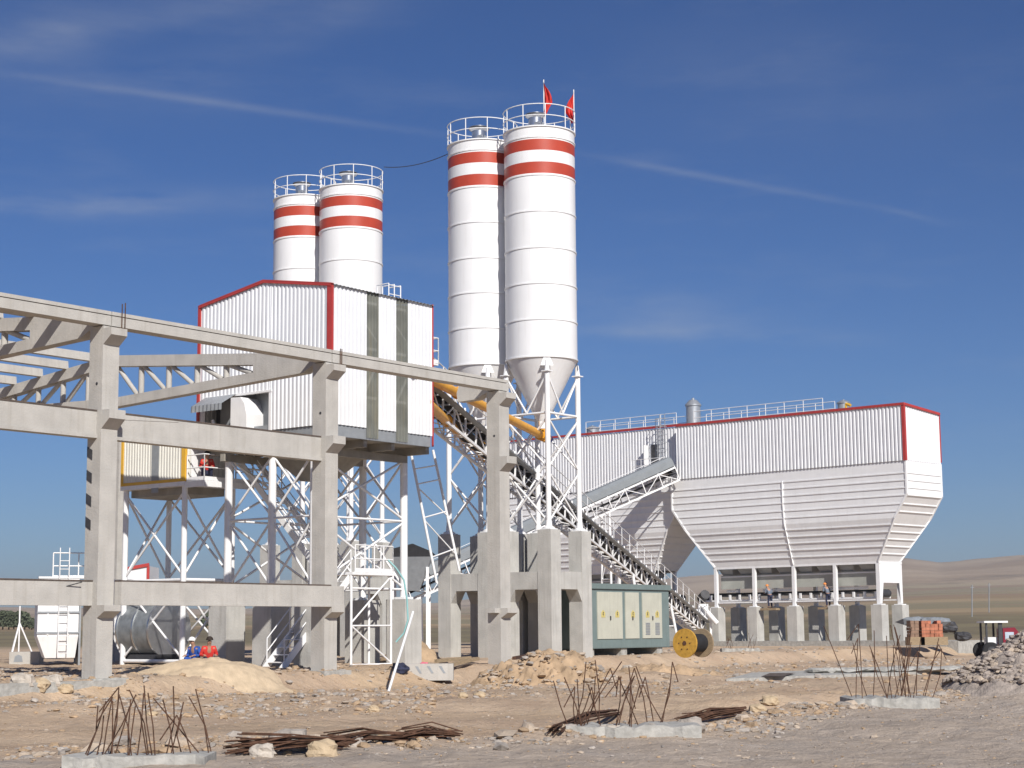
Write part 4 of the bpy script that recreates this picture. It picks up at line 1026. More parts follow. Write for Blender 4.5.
# gusset plate end frame
m=MB(); wA=.8; wB_=3.4
m.prism([(wA-.12,5.75),(wB_+.12,5.75),(wB_+.12,4.6),(wB_-.25,4.3),(wA+.35,4.3),(wA-.12,4.6)],1,3.0-.17,3.0-.125); m.prism([(wA-.12,4.6),(wA+.35,4.3),(wA+.12,2.9),(wA-.1,2.9)],1,2.83,2.875); m.prism([(wB_+.12,4.6),(wB_-.25,4.3),(wB_-.1,2.9),(wB_+.12,2.9)],1,2.83,2.875)
T.part('end_gusset',m,'white_paint')
def flat_conv(label,s0,s1,w,z):
    T=Thing('belt_conveyor',label,'conveyor',(w,(s0+s1)/2,z),FH,'flat conveyors under the hopper')
    m=MB(); m.box(w-.5,w+.5,s0,s1,z+.5,z+.62); T.part('belt',m,'dark_rubber')
    m=MB(); m.box(w-.62,w-.54,s0,s1,z,z+.12); m.box(w+.54,w+.62,s0,s1,z,z+.12)
    for i in range(int((s1-s0)/.9)):
        s_=s0+.4+i*.9
        for ww in(w-.6,w+.6): m.box(ww-.05,ww+.05,s_-.08,s_+.08,z+.12,z+.48)
    T.part('frame',m,'white_paint')
    m=MB()
    for i in range(int((s1-s0)/.9)): m.tube((w-.5,s0+.4+i*.9,z+.42),(w+.5,s0+.4+i*.9,z+.42),.07,8)
    T.part('roller',m,'steel_grey')
    for s_ in(s0+.1,s1-.1):
        m=MB(); m.tube((w-.5,s_,z+.35),(w+.5,s_,z+.35),.26,14); T.part('end_drum',m,'dark_metal')
    for g0,g1 in((s0+1,s0+4.6),(s0+7.2,s0+10),(s0+12.2,s1-2)):
        m=MB(); m.box(w-.62,w-.58,g0,g1,z+.66,z+.86); T.part('side_guard',m,'white_paint')
flat_conv('flat belt conveyor under the right part of the white hopper',3.3,18.6,2.1,3.25)
flat_conv('flat belt conveyor under the left part of the white hopper, behind the kiosk',22.0,36,2.1+WB,3.25)

# concrete strips under the pedestals
m=MB(); m.box(-.2,4.6,-3.5,38,-.9,.36); single('concrete_strip',m,'concrete_footing','low concrete strip foundation under the hopper pedestals','foundation',(2,17,-.6),FH)
for (s_,lb,pz) in((12.2,'person with orange helmet bending over the belt under the hopper, left one','work'),(7.2,'person with orange helmet at the belt under the hopper, right one','work')):
    q=H(s_,.86,2.7); person(q-Vector((0,0,.0)),R(20),lb,'grey_cloth','navy_cloth','orange_helmet','work')
    m=MB(); m.box(.55,1.15,s_-.7,s_+.7,2.55,2.7); single('work_platform',m,'wood',('plank work platform in front of the hopper belt, '+('left one' if s_>10 else 'right one')),'platform',(.85,s_,2.55),FH)

# drive unit at the conveyor foot
q=at(705,611,129); T=Thing('drive_unit','white belt drive unit at the foot of the long conveyor','machine',q-Vector((0,0,2.5)),FW)
m=MB(); m.box(q.x-.5,q.x+.2,q.y-.4,q.y+.4,q.z-.6,q.z+.5); T.part('gearbox',m,'white_paint')
m=MB(); m.tube((q.x-.3,q.y-.5,q.z+.4),(q.x+.8,q.y-.5,q.z-.9),.18,12); T.part('chute',m,'white_paint')
for dx in(-.4,.4):
    m=MB(); m.box(q.x+dx-.07,q.x+dx+.07,q.y-.07,q.y+.07,q.z-2.5,q.z-.6); T.part('leg',m,'white_paint')
m=MB(); m.tube((q.x-.2,q.y+.3,q.z+.9),(q.x+.0,q.y-.5,q.z+1.2),.35,14); T.part('motor',m,'dark_metal')

# feed hopper at the low end of the covered conveyor
q=at(411,575,122); T=Thing('feed_hopper','dark grey tapered feed hopper with black rim at the conveyor low end','hopper',(q.x,q.y,0),FW)
w1,w2=1.5,.6; zt_=q.z+1.2
m=MB(); m.add([(q.x-w1,q.y-w1,zt_),(q.x+w1,q.y-w1,zt_),(q.x+w1,q.y+w1,zt_),(q.x-w1,q.y+w1,zt_),(q.x-w2,q.y-w2,zt_-2.3),(q.x+w2,q.y-w2,zt_-2.3),(q.x+w2,q.y+w2,zt_-2.3),(q.x-w2,q.y+w2,zt_-2.3)],[(0,1,5,4),(1,2,6,5),(2,3,7,6),(3,0,4,7),(4,5,6,7)]); T.part('bin',m,'steel_grey')
m=MB(); m.add([(q.x-w1,q.y-w1,zt_),(q.x+w1+.4,q.y-w1,zt_),(q.x+w1,q.y-w1,zt_+.35),(q.x+.2,q.y-w1,zt_+.9),(q.x-w1,q.y-w1,zt_+.5),(q.x-w1,q.y-w1+.1,zt_),(q.x+w1+.4,q.y-w1+.1,zt_),(q.x+w1,q.y-w1+.1,zt_+.35),(q.x+.2,q.y-w1+.1,zt_+.9),(q.x-w1,q.y-w1+.1,zt_+.5)],[(0,1,2,3,4),(9,8,7,6,5),(0,5,6,1),(1,6,7,2),(2,7,8,3),(3,8,9,4),(4,9,5,0)]); T.part('rim_plate',m,'dark_rubber')
for dx,dy in((-1.2,-1.2),(1.2,-1.2),(1.2,1.2),(-1.2,1.2)):
    m=MB(); m.box(q.x+dx-.1,q.x+dx+.1,q.y+dy-.1,q.y+dy+.1,0,zt_-.7); T.part('leg',m,'white_paint')
# slanted truss struts seen right of the tower
T=Thing('strut_tower','thin slanted steel strut tower in the gap between mixing tower and silos','strut tower',tuple(at(432,600,78)),FW)
pA,pB=at(411,453,78),at(434,569,78.0); pC,pD=at(433,450,79.5),at(457,560,79.5)
m=MB(); m.tube(pA,pB+(pB-pA)*.12,.06,8); T.part('post',m,'white_paint')
m=MB(); m.tube(pC,pD+(pD-pC)*.1,.06,8); T.part('post',m,'white_paint')
for t in (.14,.27,.56,.9):
    m=MB(); m.tube(pA.lerp(pB,t),pC.lerp(pD,t),.035,6); T.part('rung',m,'white_paint')
for t,t2 in((.3,.6),(.58,.95)):
    m=MB(); m.tube(pA.lerp(pB,t),pC.lerp(pD,t2),.03,6); T.part('diagonal',m,'white_paint')

# ------------------------------------------------------------------ transformer kiosk
ku0=FA.l((3.35,86.6,0)); a0=ku0.x; b0=ku0.y; KL=7.85
T=Thing('electric_kiosk','long green framed electric kiosk with cream doors and yellow warning signs','kiosk',(a0+KL/2,b0+1.2,0))
m=MB(); m.box(a0-1.0,a0+KL,b0,b0+2.4,.35,3.3); T.part('body',m,'kiosk_green')
m=MB(); m.box(a0-1.08,a0+KL+.1,b0-.1,b0+2.5,3.3,3.56); T.part('roof',m,'kiosk_green')
m=MB(); m.box(a0+.02,a0+KL-.02,b0-.012,b0-.0,.38,.7); T.part('plinth',m,'kiosk_green')
edges=[(.4,2.2),(2.3,4.62),(4.85,6.15),(6.3,7.55)]
# doors measured from the right end of the front
for i,(x0,x1) in enumerate([(1.25,3.45),(3.72,4.96),(5.28,7.1)]):
    m=MB(); m.box(a0+x0,a0+x1,b0-.045,b0-.001,.82,3.15); d=T.part('door',m,'kiosk_cream')
    xm=(x0+x1)/2
    for dx in ((-.62,.62) if i==0 else ((-.45,.45) if i==2 else (.05,))):
        s_=MB(); c_=a0+xm+dx; s_.prism([(c_-.17,1.88),(c_+.17,1.88),(c_+.17,2.12),(c_,2.26),(c_-.17,2.12)],1,b0-.053,b0-.047); T.part('warning_sign',s_,'sign_yellow',d)
        s_=MB(); s_.add([(c_-.03,b0-.056,2.15),(c_+.05,b0-.056,2.15),(c_+.0,b0-.056,2.04),(c_+.05,b0-.056,2.04),(c_-.03,b0-.056,1.9),(c_+.0,b0-.056,2.01),(c_-.05,b0-.056,2.01)],[(0,1,2,3,4,5,6)]); T.part('warning_bolt',s_,'dark_metal',d)
    s_=MB(); s_.box(a0+xm-.03,a0+xm+.03,b0-.09,b0-.047,1.75,1.95); T.part('handle',s_,'dark_metal',d)
    if i==2:
        for dx in(-.45,.45):
            s_=MB()
            for k in range(8): s_.box(a0+xm+dx-.2,a0+xm+dx+.2,b0-.065,b0-.047,1.0+k*.08,1.05+k*.08)
            T.part('louvre',s_,'steel_grey',d)
for k in(.6,3.5,6.8):
    m=MB(); m.box(a0+k,a0+k+.5,b0+.1,b0+2.3,-.2,.348); T.part('support_block',m,'concrete_footing')

# ------------------------------------------------------------------ cable reel
q=at(685,641,78); zc=.66
T=Thing('cable_reel','wooden cable drum with yellow front disc and black cable standing beside the kiosk','cable reel',(q.x,q.y,0),Frame((0,0,0),0))
ax=Vector((.66,.75,0)).normalized(); c1=Vector((q.x,q.y,zc)); c2=c1+ax*1.25
for c_,mt,lb in((c1,'wood_yellow','yellow front disc'),(c2,'wood','bare wooden rear disc')):
    m=MB(); m.tube(c_-ax*.04,c_+ax*.04,.64,32); T.part('disc',m,mt,label=lb)
m=MB(); m.tube(c1+ax*.05,c2-ax*.05,.4,28); T.part('cable_coil',m,'dark_rubber')
m=MB(); m.tube(c1-ax*.06,c1-ax*.04,.1,14)
for k in range(6):
    a=PI*k/3; o=Vector((-ax.y,ax.x,0))*(.3*math.cos(a))+Vector((0,0,.3*math.sin(a))); m.tube(c1-ax*.06+o,c1-ax*.04+o,.03,8)
T.part('hub_bolt',m,'rust')

# ------------------------------------------------------------------ things at the far left
pl=at(37,650,74); pr_=at(79,650,77)
def wbox(name,label,x0,x1,Y,z0,z1,dep,ribs,ladder=True,rot=R(18)):
    a=at(x0,640,Y); b_=at(x1,640,Y); W_=(b_.x-a.x); fr=Frame((a.x,a.y,0),rot)
    T=Thing(name,label,'steel bin',(0,0,0),fr)
    m=MB(); m.box(0,W_,0,dep,z0+.9,z1); 
    m.add([(0,0,z0+.9),(W_,0,z0+.9),(W_,dep,z0+.9),(0,dep,z0+.9),(.35,.25,z0),(W_-.1,.25,z0),(W_-.1,dep,z0),(.35,dep,z0)],[(0,1,5,4),(1,2,6,5),(2,3,7,6),(3,0,4,7),(4,5,6,7)])
    T.part('bin',m,'white_steel')
    for z in ribs:
        m=MB(); m.box(-.03,W_+.03,-.06,0,z-.04,z+.04); T.part('rib',m,'steel_grey')
    for k in range(1,4):
        m=MB(); m.box(W_*k/4-.03,W_*k/4+.03,-.05,-.0,z0+.95,z1-.05); T.part('rib',m,'white_steel')
    if ladder:
        m=MB()
        for dx in(0,.38): m.tube((W_*.5+dx,-.25,z0+.1),(W_*.5+dx,-.25,z1+1.3),.025,6)
        for k in range(int((z1-z0+1)/.35)): m.tube((W_*.5,-.25,z0+.2+k*.35),(W_*.5+.38,-.25,z0+.2+k*.35),.018,5)
        T.part('ladder',m,'white_paint')
        m=MB(); rail(m,[(W_*.35,.2,z1),(W_*1.6,.2,z1)],1.1,.03,.9); m.box(0,W_*1.6,0,.5,z1+.02,z1+.1); T.part('railing',m,'white_paint')
    m=MB(); m.box(W_+.02,W_+.1,.0,dep,-.1,z1-.3); T.part('shaded_side',m,'steel_grey')  # grey sheet paints the white bin's right side as shaded
    return T
wbox('steel_bin','white ribbed steel bin with ladder left of the leftmost column',37,77,74,.3,3.6,2.5,(1.35,2.2),True)
wbox('steel_bin','white ribbed steel bin seen through the cabin legs beside the silver tank',112,130,76,.3,3.6,2,(1.3,),False,0)
# far white shed with a red edge
q=at(113,590,100); q2=at(148,590,100)
T=Thing('white_shed','far white shed with red roof edge seen between the cabin legs','shed',(q.x,q.y,0),FW)
zz=at(148,566,100).z; W_=q2.x-q.x
m=MB(); m.prism([(q.x,0),(q.x+W_,0),(q.x+W_,zz),(q.x,zz-.35)],1,q.y,q.y+3); T.part('wall',m,'white_sheet')
m=MB(); m.beam((q.x-.1,q.y-.05,zz-.3),(q.x+W_+.05,q.y-.05,zz+.08),.1,.18); m.box(q.x+W_-.08,q.x+W_+.07,q.y-.08,q.y-.003,zz-3,zz-.03); T.part('edge_trim',m,'red_trim')
# silver tank
q=at(153,626,72)
T=Thing('steel_tank','dull silver horizontal tank lying beneath the control cabin','tank',(q.x,q.y,0),Frame((0,0,0),0))
ax=Vector((.80,-.60,0)).normalized() ; c_=Vector((q.x,q.y,1.45))
m=MB(); m.tube(c_-ax*.95,c_+ax*.95,1.12,40); 
T.part('shell',m,'tank_metal')
m=MB()
for k in(-.95,0,.95): m.tube(c_+ax*(k-.04),c_+ax*(k+.04),1.16,40)
T.part('ring',m,'chrome')
m=MB(); m.beam(c_-ax*1.0-Vector((0,0,1.25)),c_+ax*1.0-Vector((0,0,1.25)),1.4,.5); T.part('cradle',m,'dark_metal')
# precast ring, block, strip on the left
q=gpt(25,664); T=Thing('concrete_block','cream hollow concrete block lying near the left edge','concrete block',q,FW)
m=MB(); W_=1.3; m.box(q.x-.7,q.x+.6,q.y,q.y+.8,q.z-.1,q.z+.52); T.part('block',m,'concrete')
m=MB(); m.prism([(q.x-.5,q.z+.08),(q.x-.1,q.z+.08),(q.x-.15,q.z+.33),(q.x-.3,q.z+.4),(q.x-.45,q.z+.33)],1,q.y-.01,q.y+.0); T.part('hollow',m,'steel_grey')
m=MB(); m.box(CU[0]-3,CU[1]+CW+.1,41.0,41.35,-.9,-.05); single('concrete_strip',m,'concrete_footing','grey concrete strip running along the ground to the leftmost column','foundation',(30,41.2,-.6))
# tripod antenna mast
q=at(19,639,110); T=Thing('tripod_mast','small white tripod mast standing in the field at far left','mast',(q.x,q.y,0),FW)
m=MB(); m.tube((q.x,q.y,0),(q.x,q.y,at(19,606,110).z),.05,8); T.part('pole',m,'white_paint')
for k in range(3):
    a=2.1*k+.3; m=MB(); m.tube((q.x,q.y,2.0),(q.x+.9*math.cos(a),q.y+.9*math.sin(a),-.05),.05,8); T.part('leg',m,'white_paint')

# ------------------------------------------------------------------ footings with rebar
def footing(px0,px1,py,depth,nreb,hh,label,seed,h=.3,cl=None,tent=0):
    random.seed(seed); a=gpt(px0,py); b_=gpt(px1,py); W_=b_.x-a.x; z=min(a.z,b_.z)
    b_.x*=a.y/b_.y; W_=b_.x-a.x
    T=Thing('rebar_footing',label,'footing',((a.x+b_.x)/2,a.y,z),FW,'footings with starter bars')
    m=MB(); n=14; vs=[]
    for i in range(n+1):
        for j_ in range(2):
            jx=random.uniform(-.05,.05)
            for zt_ in(z-.3,z+h*.6+random.uniform(-.03,.03)): vs.append((a.x+W_*i/n,a.y+j_*depth+jx,zt_))
    fs=[]
    for i in range(n):
        o=4*i; fs+=[(o,o+4,o+5,o+1),(o+2,o+3,o+7,o+6),(o+1,o+5,o+7,o+3)]
    fs+=[(0,1,3,2),(4*n,4*n+2,4*n+3,4*n+1)]
    m.add(vs,fs); T.part('slab',m,'concrete_footing')
    cs=cl or [.3,.75]
    for i in range(nreb):
        c_=cs[i%len(cs)]; x=a.x+W_*min(.98,max(.02,c_+random.gauss(0,.10))); y=a.y+depth*random.uniform(.15,.9); hgt=hh*random.uniform(.6,1.05)
        dx=random.gauss(0,.2 if tent else .28)*hgt+(.5-(x-a.x)/W_)*tent*hgt; dy=random.gauss(0,.15)*hgt; z0=z+h*.4
        m=MB(); p0=Vector((x,y,z0)); p2=Vector((x+dx,y+dy,z0+hgt)); p1=p0.lerp(p2,.5)+Vector((random.gauss(0,.04),0,0))
        pts=[p0,p1,p2]
        if random.random()<.2: pts.append(p2+Vector((random.uniform(-.3,.3),0,-.35)))
        m.path(pts,.010,5); T.part('rebar',m,'rust')
footing(62,205,771,.9,25,.98,'footing with leaning rusty rebars at the bottom left corner',1,tent=1.1,cl=[.15,.28,.42,.62,.78,.95])
footing(566,702,735,1.2,23,1.1,'broken white topped footing with rusty rebars at the bottom middle',2,cl=[.05,.15,.35,.55,.75])
footing(853,940,706,1.6,24,1.65,'footing with a fan of tall rusty rebars at the right',4,tent=-.45,cl=[.2,.45,.6,.75,.9],h=.35)
footing(722,760,652,1.0,10,.95,'small far footing with a few bars in front of the hopper pedestals',6)
# rebar bundles
def bundle(px0,py0,px1,py1,n,th,label,seed):
    random.seed(seed); a=gpt(px0,py0); b_=gpt(px1,py1)
    T=Thing('rebar_bundle',label,'rebar bundle',(a+b_)/2,FW,'rusty rebar bundles')
    d=(b_-a).normalized(); s_=Vector((d.y,-d.x,0))
    for i in range(n):
        k=random.uniform(-1,1); hz_=random.uniform(0,1)*(1-abs(k)*.7); e0=random.uniform(-.25,.1); e1=random.uniform(-.1,.25)
        p=a+s_*k*th*.8+Vector((0,0,hz_*th*1.5+.03))+d*e0; q=b_+s_*k*th*.7+Vector((0,0,random.uniform(0,1)*th*.8+.02))+d*e1
        mid=(p+q)/2+Vector((0,0,random.uniform(.0,.12)))
        m=MB(); m.path([p,mid,q],.011,5); T.part('rebar',m,'rust')
bundle(240,757,338,752,34,.2,'dark rusty rebar bundle lying beside the bottom left footing',1)
bundle(325,750,402,744,26,.15,'middle rusty rebar bundle of the row at bottom left',2)
bundle(402,744,448,740,26,.16,'short rusty rebar bundle at the right end of the row at bottom left',3)
bundle(684,727,738,718,34,.18,'dark rusty rebar bundle on the dirt right of the middle footing',4)
bundle(556,736,616,716,26,.14,'rusty bars leaning behind the left end of the middle footing',5)
random.seed(21)

# long grey slab lying in the yard
a=gpt(735,682); T=Thing('concrete_slab','long flat grey concrete slab lying across the yard below the hopper','slab',a,FW)
b_=gpt(905,676); m=MB()
m.add([(a.x-.3,a.y,a.z-.25),(b_.x+2,b_.y+2.5,b_.z-.25),(b_.x+2,b_.y+8.5,b_.z-.25),(a.x+1.4,a.y+6.0,a.z-.25),(a.x-.3,a.y,a.z+.1),(b_.x+2,b_.y+2.5,b_.z+.12),(b_.x+2,b_.y+8.5,b_.z+.16),(a.x+1.4,a.y+6,a.z+.16)],[(0,1,5,4),(1,2,6,5),(2,3,7,6),(3,0,4,7),(4,5,6,7)]); T.part('slab',m,'concrete_footing')
m=MB(); m.add([(a.x+1.1,a.y+1.3,a.z+.13),(a.x+1.9,a.y+1.3,a.z+.13),(a.x+2.9,a.y+4.6,a.z+.17),(a.x+1.9,a.y+4.6,a.z+.17)],[(0,1,2,3)]); T.part('wet_mat',m,'rust_strip')
m=MB()
for i in range(20): m.rock((a.x+4+i*.42,a.y+6.3+i*.15,a.z+.2),.6,.5,.12)
T.part('rubble_edge',m,'concrete_footing')
# debris near column three
q=gpt(415,678); T=Thing('concrete_beam_scrap','broken precast piece with slots lying left of the rightmost column','concrete block',q,FW)
m=MB(); m.box(q.x-.4,q.x+1.35,q.y,q.y+.6,q.z-.2,q.z+.38); T.part('block',m,'concrete')
m=MB()
for k in range(3): m.prism([(q.x+.0+k*.42,q.z+.3),(q.x+.1+k*.42,q.z+.3),(q.x+.24+k*.42,q.z+.05),(q.x+.16+k*.42,q.z+.05)],1,q.y-.008,q.y-.001)
T.part('slot',m,'steel_grey')
p=gpt(400,674); m=MB(); finerock(m,(p.x,p.y,p.z+.15),.36,4); single('tarpaulin','' or m,'navy_cloth','crumpled dark blue tarpaulin at the foot of the leaning white pole','tarpaulin',p,FW)
p=gpt(424,669); m=MB(); finerock(m,(p.x,p.y,p.z+.12),.2,5); single('cloth_bundle',m,'pink_cloth','small pink cloth bundle near the broken precast piece','cloth',p,FW)
for (x0,y0,x1,y1,lb,mt) in((436,668,470,664,'thin timber plank left of the rightmost column base','wood'),(440,674,478,667,'second timber plank, nearer, left of the rightmost column base','wood'),(514,664,556,655,'rusty pipe lying right of the rightmost column base','rust')):
    a=gpt(x0,y0); b_=gpt(x1,y1); m=MB(); zz=Vector((0,0,.22)); m.beam(a+zz,b_+zz,.14,.12); single('plank' if mt=='wood' else 'pipe',m,mt,lb,'plank' if mt=='wood' else 'pipe',a,FW)
a=at(388,690,56); b_=at(413,612,60.5); a.z=gz(a.x,a.y)-.05; m=MB(); m.tube(a,b_,.045,8); single('white_pole',m,'white_paint','leaning white pole in front of the tower pedestals','pole',a,FW)
pts=[at(x,y,60.7) for x,y in((388,560),(396,568),(404,580),(407,600),(408,620),(404,633),(396,642))]; m=MB(); m.path(pts,.035,6); single('hose',m,'hose','pale green hose hanging beside the leaning white pole','hose',pts[-1],FW)
# wires
def wire(pts,label,r=.012,sag=0):
    a,b_=Vector(pts[0]),Vector(pts[1]); n=16; P=[a.lerp(b_,i/n)-Vector((0,0,sag*4*(i/n)*(1-i/n))) for i in range(n+1)]
    m=MB(); m.path(P,r,5); single('cable',m,'dark_metal',label,'cable',a,FW)
wire((tuple(at(384,167,95)),tuple(at(450,153,86.5))),'thin black cable strung between the two silo pairs',.022,.25)
wire((tuple(at(-40,603,50)),tuple(at(82,582,51.6))),'black cable crossing the lowest beam at the left edge',.016,.1)
# red brick stacks and covered load behind the hopper right end
for (x0,x1,y0,y1,mt,lb) in((922,945,618,637,'brick_orange','orange brick stack right of the hopper pedestals'),(911,922,620,637,'brick_brown','brown brick stack just left of the orange brick stack')):
    a=at(x0,y1,108); b_=at(x1,y0,108); T=Thing('brick_stack',lb,'bricks',(a.x,a.y,.3),FW)
    w_=b_.x-a.x; m=MB(); n=int(w_/.26); h_=b_.z-a.z; kz=int(h_/.2)
    for k in range(kz):
        for i in range(n):
            for j_ in range(3):
                if k==kz-1 and random.random()<.35: continue
                ox=random.uniform(-.02,.02); m.box(a.x+i*.26+ox,a.x+i*.26+.24+ox,a.y+j_*.4,a.y+j_*.4+.37,a.z+k*.2,a.z+k*.2+.185)
    T.part('bricks',m,mt)
    m=MB(); m.box(a.x-.1,a.x+w_+.1,a.y-.1,a.y+1.2,a.z-.5,a.z-.002); T.part('pallet',m,'wood')
a=at(912,622,110); b_=at(938,617,110); m=MB()
for i in range(6): m.rock((a.x+(b_.x-a.x)*i/5,a.y,a.z+.0),.9,.9,.35)
single('tarpaulin',m,'tarp','grey blue tarpaulin heaped over the brick stacks','tarpaulin',a,FW)
a=at(948,627,112); m=MB(); finerock(m,a,.75,3); finerock(m,a+Vector((.9,0,-.6)),.6,8); single('scrap_heap',m,'dark_metal','dark scrap lump right of the orange brick stack','scrap',a,FW)
# tractor with canopy
q=at(993,640,75)
T=Thing('tractor','red tractor with white canopy roof half hidden by the rubble pile','tractor',(q.x,q.y,q.z-.4),Frame((0,0,0),0))
x,y,z=q
m=MB(); m.box(x-.5,x+.5,y-.6,y+.6,z+.72,z+.8); T.part('canopy',m,'white_paint')
for dx in(-.42,.12):
    m=MB(); m.box(x+dx,x+dx+(.07 if dx<0 else .16),y-.5,y-.4,z-.2,z+.72); T.part('canopy_post',m,'dark_metal'); m=MB(); m.box(x+dx,x+dx+.07,y+.4,y+.5,z-.2,z+.72); T.part('canopy_post',m,'dark_metal')
m=MB(); m.box(x-.3,x+.1,y-.3,y+.3,z-.25,z+.12); T.part('seat',m,'white_paint')
m=MB(); m.prism([(x+.3,z-.3),(x+.98,z-.3),(x+.98,z+.3),(x+.8,z+.52),(x+.3,z+.48)],1,y-.5,y+.5); bd=T.part('bonnet',m,'tractor_red')
m=MB(); m.box(x+.38,x+.75,y-.52,y-.502,z+.02,z+.33); T.part('window',m,'window_blue',bd)
for dx,r_ in((-.3,.36),(.75,.3)):
    for sy in(-1,1):
        m=MB(); m.tube((x+dx,y+sy*.62,z-.55+r_*.3),(x+dx,y+sy*.85,z-.55+r_*.3),r_,22); wh=T.part('wheel',m,'dark_rubber')
        m=MB(); m.tube((x+dx,y+sy*.86,z-.55+r_*.3),(x+dx,y+sy*.88,z-.55+r_*.3),r_*.5,16); T.part('rim',m,'dark_metal',wh)
# utility poles in the fields
for (px,y0,y1,Y,lb) in((972,585,617,330,'pale utility pole in the field right of the hopper'),(989,583,612,380,'dark utility pole right of the pale one')):
    a=at(px,y1,Y); b_=at(px,y0,Y); a.z=ground_h(a.x,a.y); T=Thing('utility_pole',lb,'pole',a,FW,'utility poles'); m=MB(); m.tube(a,b_,.11,8); T.part('pole',m,'steel_grey')
    m=MB(); m.box(b_.x-.35,b_.x+.35,b_.y-.05,b_.y+.05,b_.z-.5,b_.z-.4); T.part('crossarm',m,'steel_grey')
# distant trees at the left
def tree(px,py,h,w,Y,label,seed):
    random.seed(seed); a=at(px,py,Y); a.z=ground_h(a.x,a.y)
    T=Thing('tree',label,'tree',a,FW,'far trees'); m=MB(); m.tube(a,a+Vector((0,0,h*.5)),.18,8,r2=.1)
    for k in range(4):
        an=k*1.6; s_=a+Vector((0,0,h*.35)); m.tube(s_,s_+Vector((math.cos(an)*w*.3,math.sin(an)*w*.3,h*.3)),.07,6,r2=.03)
    T.part('trunk',m,'bark')
    m=MB()
    for _ in range(520):
        t=random.random(); an=random.uniform(0,6.28); rr=w*.5*math.sqrt(random.random())*(1-abs(t-.4)**1.5*1.2)*(1+.35*math.sin(an*3+t*7))
        c_=a+Vector((rr*math.cos(an),rr*math.sin(an),h*(.2+.8*t))); s_=random.uniform(.12,.3)
        u_=Vector((random.gauss(0,1),random.gauss(0,1),random.gauss(0,1))).normalized(); v_=u_.orthogonal().normalized()
        m.add([c_-u_*s_-v_*s_,c_+u_*s_-v_*s_*.4,c_+u_*s_+v_*s_,c_-u_*s_*.6+v_*s_],[(0,1,2,3)])
    T.part('crown',m,'leaf')
for i,(px,w,h,lb) in enumerate([(3,4.5,5.2,'dark tree at the very left edge of the far field'),(9,3,5.0,'second dark tree from the left edge'),(14,4,4.6,'tree left of centre in the far left clump'),(19,3.8,5.0,'tree in the middle of the far left clump'),(25,4,4.8,'tree right of centre in the far left clump'),(32,2.6,3.0,'small low tree at the right end of the far left clump'),(206,3.4,4.6,'tall thin tree in the far field seen left of the stairs'),(213,3,4.0,'bushy tree in the far field seen left of the stairs'),(221,2.6,3.5,'small tree in the far field nearest the stairs')]):
    tree(px,622,h*.78,w*.62,380,lb,100+i)

# ------------------------------------------------------------------ haze
m=MB(); m.box(-5200,5200,-300,8600,-900,250)
hz=structure('haze',m,'leaf',kind='stuff'); hm=bpy.data.materials.new('haze'); hm.use_nodes=True; hn=hm.node_tree
for n in list(hn.nodes):
    if n.type!='OUTPUT_MATERIAL': hn.nodes.remove(n)
pv=hn.nodes.new('ShaderNodeVolumePrincipled'); pv.inputs['Color'].default_value=(.86,.90,.97,1); pv.inputs['Density'].default_value=.00015; pv.inputs['Anisotropy'].default_value=.2
hn.links.new(pv.outputs[0],[n for n in hn.nodes if n.type=='OUTPUT_MATERIAL'][0].inputs['Volume'])
hz.data.materials.clear(); hz.data.materials.append(hm)

# ------------------------------------------------------------------ camera, light, sky
cam=bpy.data.cameras.new('camera'); co=bpy.data.objects.new('camera',cam); COL.objects.link(co); scn.camera=co
cam.sensor_width=36; cam.lens=F/1024*36; cam.clip_end=20000; cam.clip_start=.5
mt_=Matrix((( rt.x,up.x,-fw.x,0),(rt.y,up.y,-fw.y,0),(rt.z,up.z,-fw.z,CZ),(0,0,0,1))); co.matrix_world=mt_
EL,AZ=R(35),R(161)
sd=Vector((math.sin(AZ)*math.cos(EL),math.cos(AZ)*math.cos(EL),math.sin(EL)))
sl=bpy.data.lights.new('sun','SUN'); sl.energy=5.0; sl.angle=R(.53); sl.color=(1,.955,.89); so=bpy.data.objects.new('sun',sl); COL.objects.link(so)
so.rotation_euler=sd.to_track_quat('Z','Y').to_euler(); so.location=(0,0,60)
w=bpy.data.worlds.new('World'); scn.world=w; w.use_nodes=True; nt=w.node_tree; N=nt.nodes; L=nt.links
bg=N['Background']; bg.inputs[1].default_value=.05
sky=N.new('ShaderNodeTexSky'); sky.sky_type='NISHITA'; sky.sun_disc=False; sky.sun_elevation=EL; sky.sun_rotation=AZ; sky.air_density=1.0; sky.dust_density=.15; sky.ozone_density=2.6; sky.altitude=900
tc=N.new('ShaderNodeTexCoord'); D=tc.outputs['Generated']
nrm=N.new('ShaderNodeVectorMath'); nrm.operation='NORMALIZE'; L.new(D,nrm.inputs[0]); D=nrm.outputs[0]
def wm(op,a,b_=None):
    n=N.new('ShaderNodeMath'); n.operation=op
    for i,q in enumerate((a,b_)):
        if q is None: continue
        if isinstance(q,(int,float)): n.inputs[i].default_value=q
        else: L.new(q,n.inputs[i])
    return n.outputs[0]
def dotv(vec):
    n=N.new('ShaderNodeVectorMath'); n.operation='DOT_PRODUCT'; L.new(D,n.inputs[0]); n.inputs[1].default_value=vec; return n.outputs['Value']
def gauss(s,c_,wd): 
    t=wm('DIVIDE',wm('SUBTRACT',s,c_),wd); return wm('EXPONENT',wm('MULTIPLY',wm('MULTIPLY',t,t),-1.0))
